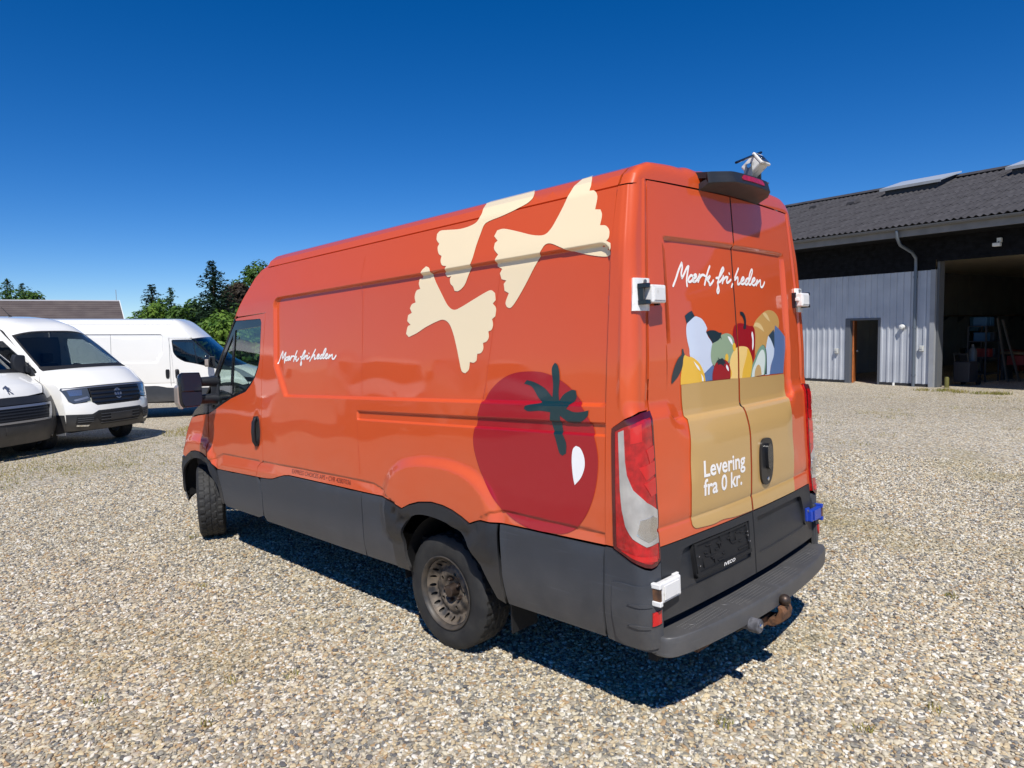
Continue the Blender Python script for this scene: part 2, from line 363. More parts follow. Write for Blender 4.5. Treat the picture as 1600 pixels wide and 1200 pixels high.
def side_disp(y, z):
    d = np.zeros(np.broadcast(y, z).shape)
    # large pressed field above the belt
    s = sd_round(y, z, 1.74, 1.873, 1.585, .372, .06)
    ch = ((y-3.12) + (z-1.517)*-.0 - (z-1.78)*.0)
    s2 = ((y-3.228)*.86 - (z-1.60)*.51)            # chamfered lower front corner
    s = np.maximum(s, s2*.45)
    d -= .026 * sst(.009, -.010, s)
    # rib channel below the belt
    s = sd_round(y, z, 1.19, 1.389, 1.02, .029, .008)
    d -= .014 * sst(.004, -.006, s)
    # swage along the sill and the flared strip below it
    zs = np.interp(y, SWY, SWZ)
    k = np.where(z < zs, 1.0, 0.0)
    low = sst(0, .018, zs - z)
    d += low * (-.012 + np.clip((zs - z)/.10, 0, 1.0) * .02)
    # flare pressed over the rear wheel
    u = (np.abs((y-1.42)/.56)**2.6 + np.abs((z-.80)/.375)**2.6)**(1/2.6)
    d += .034 * sst(1.0, .82, u) * sst(.70, .8, z+.1)
    # flare over the front wheel
    u = (np.abs((y-4.86)/.44)**2.6 + np.abs((z-.70)/.43)**2.6)**(1/2.6)
    d += .03 * sst(1.0, .84, u)
    # handle cup
    d -= .012*np.exp(-(((y-3.64)/.05)**2+((z-1.22)/.11)**2)**2)
    # hand-made unevenness of thin sheet metal
    fade = sst(2.45, 2.3, z)
    d += fade*(.0011*np.sin(5.1*y+1.3*np.sin(3*z))*np.sin(4.3*z+.7) + .0007*np.sin(11*y+2.1*z+1)*np.sin(8*z))
    return d
def side(y, t):
    y = np.asarray(y, float); t = np.asarray(t, float)
    x, z = prof(t)
    return -x*plan(y) - side_disp(y, t)*sst(2.52, 2.46, t), y + 0*t, z + 0*y
YRZ = [.30,.50,.534,.589,.77,.841,.869,.918,1.08,1.254,1.309,1.371,1.427,1.541,1.692,1.808,1.979,2.129,2.26,2.552,2.7]
YIN = [-.055,-.052,-.052,-.05,-.044,-.039,-.037,-.033,-.038,-.037,-.031,-.015,.004,.003,.0,.002,.008,.015,.021,.037,.046]
YFZ = [.3,.5,.92,1.25,1.7,2.552,2.7]; YFY = [-.05,-.045,-.034,-.026,-.010,.036,.045]
def rear_y(x, z):
    x = np.asarray(x, float); z = np.asarray(z, float)
    ax = np.abs(x)
    inn = sum(np.interp(z+o, YRZ, YIN) for o in (-.02,-.007,.007,.02))/4
    fl = np.interp(z, YFZ, YFY)
    w = sst(.74, .60, ax + .10*sst(1.45,1.2,z)*sst(1.0,1.2,z))
    k = sst(.98, 1.06, z)*sst(1.50, 1.42, z)
    y = fl + (inn-fl)*(1-k + k*w)*sst(.8,.9,z) + (inn-fl)*(1-sst(.8,.9,z))
    # pressed field in the upper door
    s = sd_round(ax, z, .0, 1.84, .70 - .03*np.clip((z-1.5)/.8,0,1), .435, .05)
    y = y + .018*sst(.010, -.010, s)
    # small groove near the lower edge
    y = y + .004*np.exp(-((z-.925)/.010)**2)
    y = y + .0008*np.sin(6*x+1)*np.sin(7*z) + .0006*np.sin(14*x+3*z)
    return y + .033*(ax/.85)**2
def rear(x, z):
    x = np.asarray(x, float); z = np.asarray(z, float)
    return x + 0*z, rear_y(x, z), z + 0*x
def xdoor(z): return np.interp(z, [.3,.85,1.47,1.9,2.24,2.535,2.7], [.888,.866,.864,.835,.80,.768,.76])
def yseam(z): return np.interp(z, [.36,.85,1.48,2.24,2.51,2.7], [.246,.206,.18,.146,.146,.146])
def pillar(s, z, sx=-1):
    s = np.asarray(s, float); z = np.asarray(z, float)
    hx, _ = prof(np.minimum(z, 2.51)); hx = hx + .002
    xd = xdoor(z); ys = yseam(z); yr = rear_y(xd, z)
    rho = .062
    L1 = np.maximum(ys - yr - rho, .005); L2 = np.maximum(hx - xd - rho, .005)
    arc = rho*math.pi/2; tot = L1 + arc + L2
    q = s*tot
    th = np.clip((q-L1)/rho, 0, math.pi/2)
    x = np.where(q < L1, hx, np.where(q < L1+arc, hx-rho+rho*np.cos(th), hx-rho-(q-L1-arc)))
    y = np.where(q < L1, ys-q, np.where(q < L1+arc, ys-L1-rho*np.sin(th), yr))
    # raised bead down the corner
    b = .005*np.exp(-((s-.33)/.05)**2)*sst(1.45,1.6,z) + .006*np.exp(-((s-.88)/.06)**2)*sst(1.45,1.6,z)
    x = x + b*(1-th/(math.pi/2)); y = y - b*(th/(math.pi/2))
    return sx*x, y, z + 0*s
def roofmap(y, t):
    """t from the left rail 2.51 over the top to the right rail 2*TC-2.51"""
    y = np.asarray(y, float); t = np.asarray(t, float)
    r = t > TC
    x, z = prof(np.where(r, 2*TC-t, t))
    # shallow roof ribs
    z = z + .004*sst(.55,.45,x)*np.sin(x*38)
    return np.where(r, x, -x)*plan(y), y+0*t, z+0*y
def capmap(t, b):
    """rear end of the roof turning down to the doors"""
    x, y, z = roofmap(np.full(np.shape(t), .146), t)
    ph = b*math.pi/2; e = .62
    sn = np.sin(ph)**e; cs = np.maximum(np.cos(ph), 1e-6)**e
    x2 = x*(1-.055*(1-cs)*sst(.7,.87,np.abs(x)))
    y1 = rear_y(x2, 2.55+0*x2) - .004
    zd = 2.545 - .008*(np.abs(x)/.77)**2
    zlo = np.minimum(z-.001, zd)
    bump = .016*np.sin(np.clip(b*1.3,0,1)*math.pi/2)*sst(.55,.72,np.abs(x))*sst(.872,.82,np.abs(x))
    return x2, .146-(.146-y1)*sn, z + bump*cs - (z-zlo)*(1-cs)
# front end: left edge line (y,z), forward and upward bulge towards the centre, exponent
FV  = [0,   .14, .34, .62, 1.1, 1.5, 1.75, 2.0, 2.25, 2.5, 2.75, 3.0]
FYE = [3.5, 3.63,3.80,4.02,4.44,4.74,4.98,5.16,5.27,5.285,5.27,5.20]
FZE = [2.506,2.50,2.36,2.12,1.64,1.40,1.28,1.10,.93,.80,.60,.44]
FAY = [0,   .02, .10, .16, .24, .30, .42, .56, .64, .66, .66,.62]
FAZ = [.154,.12,.06,.03,.01,.02,.02,.02,.0,.0,.0,.0]
FQ  = [8,   6,   4,   3,   2.4, 2.4, 2.6, 3.0, 3.2, 3.2, 3.2,3.2]
def front(u, v):
    u = np.asarray(u, float); v = np.asarray(v, float)
    def f(a): return sum(np.interp(v+o, FV, a) for o in (-.05,-.02,.02,.05))/4
    ye, ze, ay, az, q = f(FYE), f(FZE), f(FAY), f(FAZ), f(FQ)
    xs, _, _ = side(ye, np.minimum(ze, 2.506))
    g = 1-np.abs(u)**q
    return -xs*u, ye + ay*g, ze + az*g
# ---------------------------------------------------------------- outlines of the vinyl prints and lamps, measured on the panels (metres)
TRACE = {
 'pasta1': [(1.486,2.286),(1.451,2.268),(1.431,2.212),(1.357,2.105),(1.306,2.041),(1.255,2.015),(1.196,2.026),(1.099,2.058),(0.998,2.091),(0.953,2.099),(0.923,2.081),(0.919,2.043),(0.941,2.027),(0.916,2),(0.922,1.957),(0.947,1.944),(0.939,1.915),(0.95,1.888),(0.976,1.879),(0.972,1.848),(0.99,1.826),(1.018,1.819),(1.016,1.787),(1.035,1.765),(1.064,1.761),(1.07,1.725),(1.093,1.713),(1.125,1.717),(1.135,1.675),(1.165,1.655),(1.195,1.669),(1.214,1.728),(1.237,1.807),(1.266,1.887),(1.3,1.941),(1.346,1.964),(1.398,1.96),(1.504,1.932),(1.592,1.9),(1.672,1.879),(1.699,1.9),(1.683,1.942),(1.655,1.952),(1.687,1.977),(1.678,2.012),(1.642,2.024),(1.66,2.053),(1.641,2.075),(1.605,2.084),(1.614,2.119),(1.597,2.153),(1.561,2.161),(1.574,2.192),(1.567,2.219),(1.537,2.223),(1.525,2.262)],
 'pasta2': [(0.794,2.71),(0.699,2.58),(0.709,2.54),(0.75,2.52),(0.812,2.504),(0.895,2.489),(0.982,2.478),(1.024,2.463),(1.043,2.421),(1.066,2.353),(1.086,2.272),(1.128,2.207),(1.166,2.147),(1.215,2.119),(1.251,2.122),(1.264,2.147),(1.286,2.165),(1.292,2.192),(1.281,2.208),(1.313,2.207),(1.335,2.229),(1.313,2.253),(1.301,2.267),(1.338,2.275),(1.358,2.302),(1.356,2.331),(1.385,2.348),(1.403,2.385),(1.393,2.407),(1.423,2.435),(1.427,2.47),(1.399,2.485),(1.327,2.479),(1.225,2.469),(1.139,2.474),(1.086,2.492),(1.066,2.539),(1.087,2.612),(1.131,2.702),(1.065,2.715),(0.953,2.73),(0.858,2.715)],
 'pasta3': [(0.399,2.71),(0.321,2.576),(0.311,2.515),(0.278,2.508),(0.257,2.476),(0.261,2.416),(0.229,2.41),(0.216,2.381),(0.221,2.334),(0.187,2.327),(0.164,2.302),(0.162,2.269),(0.175,2.255),(0.148,2.241),(0.137,2.213),(0.173,2.189),(0.213,2.189),(0.308,2.211),(0.404,2.242),(0.453,2.263),(0.516,2.289),(0.554,2.286),(0.582,2.253),(0.641,2.185),(0.698,2.109),(0.764,2.031),(0.806,1.995),(0.835,2),(0.845,2.025),(0.821,2.072),(0.852,2.087),(0.858,2.124),(0.839,2.14),(0.874,2.15),(0.886,2.182),(0.869,2.204),(0.904,2.221),(0.901,2.256),(0.881,2.279),(0.918,2.314),(0.919,2.346),(0.9,2.356),(0.932,2.385),(0.915,2.414),(0.863,2.415),(0.755,2.384),(0.651,2.351),(0.571,2.339),(0.529,2.362),(0.493,2.415),(0.453,2.489),(0.429,2.557),(0.415,2.633)],
 'tomato': [(1.067,1.357),(1.032,1.456),(0.979,1.546),(0.888,1.615),(0.792,1.651),(0.683,1.661),(0.578,1.654),(0.478,1.621),(0.398,1.572),(0.336,1.511),(0.278,1.436),(0.249,1.359),(0.229,1.265),(0.236,1.168),(0.263,1.068),(0.309,0.977),(0.374,0.904),(0.45,0.865),(0.539,0.857),(0.642,0.857),(0.732,0.868),(0.827,0.901),(0.902,0.954),(0.971,1.037),(1.034,1.128),(1.075,1.23),(1.082,1.3)],
 'stem': [(0.501,1.703),(0.48,1.684),(0.471,1.628),(0.479,1.559),(0.477,1.515),(0.447,1.547),(0.398,1.569),(0.371,1.566),(0.367,1.535),(0.388,1.504),(0.413,1.48),(0.369,1.466),(0.323,1.467),(0.277,1.476),(0.285,1.448),(0.328,1.418),(0.38,1.409),(0.426,1.43),(0.453,1.446),(0.445,1.372),(0.417,1.313),(0.42,1.263),(0.443,1.251),(0.464,1.266),(0.486,1.334),(0.517,1.407),(0.515,1.461),(0.582,1.466),(0.661,1.461),(0.692,1.473),(0.678,1.49),(0.612,1.496),(0.582,1.501),(0.615,1.531),(0.657,1.583),(0.711,1.599),(0.692,1.617),(0.639,1.606),(0.571,1.577),(0.521,1.533),(0.515,1.596),(0.522,1.672)],
 'shine': [(0.358,1.304),(0.33,1.294),(0.309,1.253),(0.309,1.204),(0.333,1.153),(0.372,1.114),(0.381,1.154),(0.386,1.228),(0.378,1.284)],
 'bag': [(-0.57,1.567),(-0.423,1.569),(-0.208,1.567),(0.029,1.563),(0.276,1.557),(0.489,1.553),(0.621,1.552),(0.635,1.518),(0.618,1.492),(0.648,1.423),(0.618,1.372),(0.612,1.318),(0.603,1.203),(0.575,1.067),(0.597,0.939),(0.591,0.843),(0.259,0.848),(-0.035,0.848),(-0.247,0.857),(-0.4,0.861),(-0.54,0.865),(-0.579,0.871),(-0.603,0.89),(-0.602,0.921),(-0.601,1.046),(-0.586,1.168),(-0.583,1.292),(-0.579,1.341),(-0.547,1.424),(-0.573,1.486)],
 'bottle': [(-0.425,1.899),(-0.389,1.896),(-0.356,1.885),(-0.329,1.862),(-0.312,1.838),(-0.325,1.822),(-0.306,1.795),(-0.27,1.762),(-0.269,1.721),(-0.272,1.649),(-0.36,1.609),(-0.394,1.611),(-0.48,1.694),(-0.489,1.738),(-0.504,1.782),(-0.509,1.825),(-0.501,1.86),(-0.476,1.879)],
 'bottle_cap': [(-0.514,1.903),(-0.483,1.918),(-0.449,1.928),(-0.425,1.901),(-0.463,1.883),(-0.501,1.864)],
 'bottle_blue': [(-0.351,1.613),(-0.272,1.65),(-0.193,1.571),(-0.353,1.57)],
 'apple': [(-0.265,1.764),(-0.219,1.786),(-0.172,1.803),(-0.12,1.81),(-0.073,1.801),(-0.046,1.78),(-0.037,1.746),(-0.036,1.713),(-0.07,1.677),(-0.118,1.646),(-0.192,1.631),(-0.268,1.649),(-0.289,1.686),(-0.286,1.722)],
 'apple_leaf': [(-0.328,1.821),(-0.285,1.828),(-0.237,1.826),(-0.198,1.815),(-0.169,1.814),(-0.182,1.797),(-0.175,1.776),(-0.187,1.788),(-0.215,1.774),(-0.265,1.762),(-0.294,1.79)],
 'apple_shine': [(-0.112,1.794),(-0.089,1.79),(-0.066,1.773),(-0.057,1.744),(-0.078,1.757),(-0.1,1.778)],
 'pepper': [(-0.039,1.834),(-0.022,1.85),(0.01,1.859),(0.053,1.862),(0.111,1.854),(0.149,1.846),(0.193,1.844),(0.214,1.831),(0.221,1.798),(0.218,1.754),(0.204,1.7),(0.185,1.646),(0.127,1.629),(0.03,1.653),(-0.028,1.708),(-0.044,1.751),(-0.051,1.799)],
 'pepper_stem': [(0.049,1.924),(0.078,1.924),(0.103,1.91),(0.116,1.885),(0.115,1.859),(0.107,1.83),(0.08,1.828),(0.076,1.84),(0.09,1.859),(0.088,1.883),(0.07,1.902),(0.051,1.908)],
 'pepper_shine': [(0.183,1.815),(0.193,1.804),(0.198,1.774),(0.193,1.735),(0.179,1.708),(0.173,1.725),(0.179,1.765),(0.173,1.799)],
 'bread': [(0.204,1.843),(0.224,1.863),(0.255,1.883),(0.305,1.905),(0.369,1.928),(0.434,1.936),(0.5,1.929),(0.552,1.906),(0.576,1.877),(0.574,1.845),(0.538,1.814),(0.426,1.795),(0.369,1.74),(0.315,1.67),(0.231,1.654),(0.21,1.695),(0.219,1.764)],
 'bread_cut_a': [(0.337,1.918),(0.374,1.921),(0.409,1.903),(0.439,1.867),(0.4,1.88),(0.359,1.9)],
 'bread_cut_b': [(0.223,1.858),(0.253,1.865),(0.293,1.857),(0.325,1.837),(0.346,1.809),(0.294,1.827),(0.249,1.84),(0.213,1.843)],
 'lemon': [(-0.537,1.714),(-0.503,1.702),(-0.472,1.699),(-0.433,1.683),(-0.397,1.66),(-0.368,1.627),(-0.352,1.595),(-0.347,1.57),(-0.452,1.568),(-0.572,1.568),(-0.571,1.6),(-0.562,1.638),(-0.55,1.68)],
 'lemon_leaf': [(-0.555,1.741),(-0.543,1.742),(-0.54,1.727),(-0.532,1.714),(-0.546,1.697),(-0.552,1.663),(-0.566,1.638),(-0.593,1.61),(-0.626,1.588),(-0.648,1.576),(-0.649,1.594),(-0.64,1.625),(-0.617,1.666),(-0.587,1.699),(-0.56,1.715)],
 'lemon_shine_a': [(-0.457,1.678),(-0.434,1.664),(-0.409,1.647),(-0.396,1.626),(-0.41,1.632),(-0.434,1.651)],
 'lemon_shine_b': [(-0.389,1.611),(-0.377,1.601),(-0.367,1.587),(-0.367,1.571),(-0.38,1.573),(-0.383,1.592)],
 'cheese': [(-0.016,1.731),(0.026,1.736),(0.084,1.733),(0.122,1.722),(0.152,1.687),(0.168,1.647),(0.161,1.603),(0.142,1.557),(0.028,1.562),(-0.096,1.567),(-0.1,1.608),(-0.099,1.654),(-0.079,1.691),(-0.047,1.718)],
 'cheese_side': [(0.11,1.72),(0.124,1.721),(0.152,1.687),(0.17,1.647),(0.161,1.603),(0.142,1.557),(0.038,1.561),(0.05,1.604),(0.078,1.651),(0.102,1.689)],
 'cherry_tomato': [(-0.218,1.672),(-0.182,1.675),(-0.141,1.668),(-0.109,1.648),(-0.092,1.617),(-0.093,1.57),(-0.193,1.569),(-0.279,1.571),(-0.278,1.604),(-0.264,1.635),(-0.245,1.657)],
 'cherry_stem': [(-0.222,1.688),(-0.205,1.676),(-0.18,1.681),(-0.159,1.669),(-0.141,1.652),(-0.164,1.648),(-0.151,1.631),(-0.178,1.644),(-0.201,1.65),(-0.223,1.647),(-0.228,1.661),(-0.245,1.659),(-0.227,1.672),(-0.216,1.674)],
 'cherry_shine': [(-0.137,1.645),(-0.123,1.637),(-0.112,1.62),(-0.114,1.608),(-0.13,1.619),(-0.141,1.633)],
 'carton_front': [(0.399,1.788),(0.442,1.758),(0.481,1.708),(0.468,1.664),(0.427,1.614),(0.407,1.561),(0.344,1.56),(0.339,1.669),(0.369,1.74)],
 'carton_side': [(0.512,1.846),(0.582,1.819),(0.664,1.775),(0.661,1.71),(0.64,1.625),(0.624,1.556),(0.407,1.561),(0.441,1.634),(0.481,1.705),(0.485,1.783)],
 'carton_fold': [(0.483,1.822),(0.49,1.783),(0.482,1.71),(0.442,1.756),(0.404,1.789)],
 'avocado_back': [(0.308,1.737),(0.337,1.73),(0.359,1.704),(0.366,1.658),(0.365,1.564),(0.325,1.566),(0.327,1.67),(0.317,1.711)],
 'avocado': [(0.202,1.66),(0.233,1.696),(0.277,1.725),(0.313,1.734),(0.342,1.72),(0.354,1.679),(0.353,1.623),(0.337,1.565),(0.229,1.562),(0.148,1.559),(0.151,1.598),(0.173,1.632)],
 'avocado_flesh': [(0.214,1.645),(0.25,1.683),(0.293,1.708),(0.323,1.705),(0.339,1.675),(0.338,1.629),(0.319,1.564),(0.229,1.562),(0.157,1.559),(0.172,1.602)],
 'avocado_stone': [(0.194,1.559),(0.201,1.591),(0.225,1.619),(0.254,1.625),(0.278,1.607),(0.291,1.566)],
 'script': [[(-0.596,2.047),(-0.57,2.081),(-0.538,2.128),(-0.507,2.164),(-0.507,2.139),(-0.519,2.111),(-0.517,2.087),(-0.497,2.106),(-0.468,2.138),(-0.448,2.15),(-0.462,2.118),(-0.476,2.08),(-0.476,2.05)],
   [(-0.418,2.101),(-0.433,2.104),(-0.453,2.091),(-0.462,2.076),(-0.447,2.071),(-0.424,2.082),(-0.408,2.101),(-0.42,2.082),(-0.418,2.074),(-0.403,2.074)],
   [(-0.42,2.086),(-0.393,2.095),(-0.382,2.104),(-0.391,2.11),(-0.408,2.101),(-0.415,2.082),(-0.406,2.073),(-0.386,2.08),(-0.361,2.098),(-0.352,2.112)],
   [(-0.349,2.11),(-0.358,2.091),(-0.371,2.074)],
   [(-0.362,2.088),(-0.333,2.108),(-0.313,2.11),(-0.298,2.106)],
   [(-0.247,2.158),(-0.267,2.133),(-0.288,2.101),(-0.311,2.06)],
   [(-0.294,2.087),(-0.261,2.103),(-0.25,2.109),(-0.263,2.095),(-0.28,2.087),(-0.265,2.074),(-0.26,2.061),(-0.239,2.071),(-0.22,2.086)],
   [(-0.19,2.099),(-0.158,2.104),(-0.125,2.128),(-0.104,2.147),(-0.11,2.157),(-0.13,2.142),(-0.153,2.113),(-0.171,2.084),(-0.179,2.055),(-0.19,2.033),(-0.185,2.021),(-0.171,2.032),(-0.172,2.053),(-0.179,2.076),(-0.154,2.081),(-0.126,2.098),(-0.113,2.109)],
   [(-0.113,2.113),(-0.115,2.096),(-0.129,2.074)],
   [(-0.12,2.089),(-0.091,2.106),(-0.072,2.109)],
   [(-0.064,2.109),(-0.079,2.09),(-0.077,2.078),(-0.053,2.084),(-0.031,2.096)],
   [(-0.046,2.13),(-0.042,2.126)],
   [(0.067,2.161),(0.028,2.12),(-0.015,2.074),(-0.03,2.057)],
   [(-0.015,2.074),(0.025,2.102),(0.051,2.112),(0.053,2.099),(0.046,2.076),(0.066,2.077),(0.089,2.089)],
   [(0.084,2.089),(0.115,2.098),(0.129,2.109),(0.117,2.115),(0.095,2.101),(0.089,2.082),(0.107,2.077),(0.138,2.087),(0.161,2.099)],
   [(0.192,2.11),(0.167,2.109),(0.143,2.093),(0.141,2.078),(0.162,2.078),(0.195,2.1),(0.231,2.14),(0.239,2.16),(0.227,2.161),(0.205,2.139),(0.188,2.108),(0.182,2.085),(0.196,2.076),(0.219,2.086)],
   [(0.219,2.09),(0.251,2.099),(0.266,2.111),(0.254,2.116),(0.23,2.102),(0.227,2.082),(0.247,2.075),(0.276,2.088),(0.292,2.104)],
   [(0.297,2.106),(0.29,2.092),(0.278,2.075)],
   [(0.289,2.085),(0.319,2.101),(0.338,2.106),(0.335,2.09),(0.337,2.071),(0.355,2.068),(0.376,2.08),(0.394,2.098)]],
 'lamp': [(0.163,1.398),(0.394,1.432),(0.683,1.461),(1.049,1.465),(0.944,1.3),(0.949,1.094),(0.945,0.888),(0.909,0.786),(0.778,0.783),(0.654,0.783),(0.551,0.795),(0.417,0.815),(0.188,0.848),(0.178,1.13)],
 'lamp_clear': [(0.299,1.382),(0.414,1.391),(0.43,1.222),(0.526,1.133),(0.701,1.064),(0.9,1.021),(0.901,0.868),(0.67,0.868),(0.51,0.911),(0.367,0.97),(0.314,1.088)],
 'hinge_plate': [(0.501,2.072),(1.114,2.076),(1.09,1.927),(0.5,1.929)],
 'bump_reflector': [(0.74,0.568),(0.893,0.567),(0.882,0.512),(0.744,0.51)],
 'rhandle': [(0.091,1.207),(0.165,1.214),(0.234,1.203),(0.264,1.141),(0.256,1.01),(0.189,0.967),(0.121,0.978),(0.086,1.038)],
}
# ---------------------------------------------------------------- materials of the vans
ORANGE = paint('orange_paint', lin((214,81,24)), dusty=.26)
WHITE = paint('white_paint', lin((240,238,232)), dusty=.12)
WHITE2 = paint('white_van_paint', lin((240,238,232)), dusty=.10)
CLAD = plastic('grey_plastic', lin((64,68,76)), lin((50,54,60)), .46)
CLADB = plastic('black_plastic', lin((40,43,49)), lin((31,34,39)), .44)
BLACK = mat('matt_black', (.012,.012,.013), rough=.6)
GLOSSB = mat('gloss_black', (.012,.013,.016), rough=.12, coat=.5)
DARK = mat('inside_black', (.010,.010,.011), rough=.8)
RUBBER = mat('tyre_rubber', (.018,.018,.019), rough=.7, var=.4, vscale=9, col2=(.034,.033,.031), bump=.1, bscale=90)
STEEL = mat('rusty_wheel_steel', (.17,.135,.10), rough=.55, metal=.15, vscale=16, col2=(.03,.028,.028), mix=(.38,.62), rvar=.15)
RUST = mat('rusty_iron', (.22,.10,.045), rough=.85, vscale=18, col2=(.06,.035,.025), mix=(.35,.7), bump=.3, bscale=60)
IRON = mat('worn_iron', (.11,.085,.07), rough=.45, metal=.7, vscale=20, col2=(.05,.03,.022), mix=(.3,.6))
CHROME = mat('bright_metal', (.75,.76,.78), rough=.16, metal=1)
TRIMM = mat('satin_trim', (.42,.42,.43), rough=.32, metal=.75)
WVINYL = mat('white_vinyl', lin((248,244,238)), rough=.35)
GLASS = glass('van_glass'); GLASSD = glass('tinted_glass', (.28,.34,.36), .10)
REDL = mat('red_lens', (.55,.008,.012), rough=.08, coat=1, coat_rough=.02, vscale=30, col2=(.34,.005,.008), mix=(.35,.65))
REDB = mat('red_lens_bright', (.62,.010,.012), rough=.1, coat=1, coat_rough=.02)
REDD = mat('red_lens_dark', (.09,.003,.006), rough=.12, coat=1)
CLEARL = mat('clear_lens', (.70,.69,.67), rough=.16, metal=.5, coat=1, coat_rough=.02, vscale=14, col2=(.50,.49,.48), mix=(.3,.7))
HINGE = mat('white_enamel', lin((236,234,230)), rough=.35, coat=.3, vscale=30, col2=lin((205,200,190)), mix=(.2,.45))
BLUE = mat('blue_enamel', lin((34,66,168)), rough=.35, coat=.4)
SEATM = mat('seat_fabric', (.035,.037,.042), rough=.9, var=.3, vscale=60)
HAND = mat('handle_plastic', (.018,.018,.02), rough=.3)
PRINT = {n: mat('print_'+n, lin(c), rough=.3, coat=.6, coat_rough=.06) for n, c in dict(pasta=(247,226,186), tomato=(165,19,31), stem=(16,52,58), white=(250,250,248), bag=(196,158,98), bottle=(212,220,236), ink=(30,46,54), slate=(92,120,165), apple=(150,170,138), pepper=(160,18,30), bread=(206,160,92), crumb=(232,200,140), lemon=(242,190,62), cheese=(252,212,130), carton=(214,226,240), avo=(128,164,140), flesh=(226,236,226), stone=(208,170,112), fold=(52,72,88), letter=(84,16,8)).items()}

FEAT_Z = [float(z) for a, c, d in ((.90,.95,.012),(.95,1.0,.006),(1.35,1.372,.0035),(1.404,1.428,.0035),(1.486,1.516,.0045),(2.228,2.264,.0035)) for z in np.arange(a, c, d)] + [1.02,2.44,2.47,2.49]
FEAT_Y = [.13,.138,.146,.152,.158,.164,.17,.178,.186] + [2.19,2.197,2.204,2.21,2.217] + [3.29,3.30,3.307,3.314,3.321,3.328,3.335,3.342]
CT = [(4.418,.839),(3.683,.841),(3.60,.841),(3.477,.845),(3.40,.853),(3.298,.878),(3.22,.895),(3.146,.902),(2.198,.884),(1.879,.878),(1.719,.837)]
CTA = [(1.719,.837),(1.64,.872),(1.551,.897),(1.431,.911),(1.33,.904),(1.251,.888),(1.17,.86),(1.106,.831)]
CTR = [(1.106,.831),(1.06,.848),(1.022,.858),(.893,.858),(.202,.844)]
DOORE = [(3.683,.841),(3.655,.925),(3.62,.955),(3.562,.972),(3.549,1.13),(3.548,1.384),(3.536,1.587),(3.497,1.888),(3.458,2.146)]

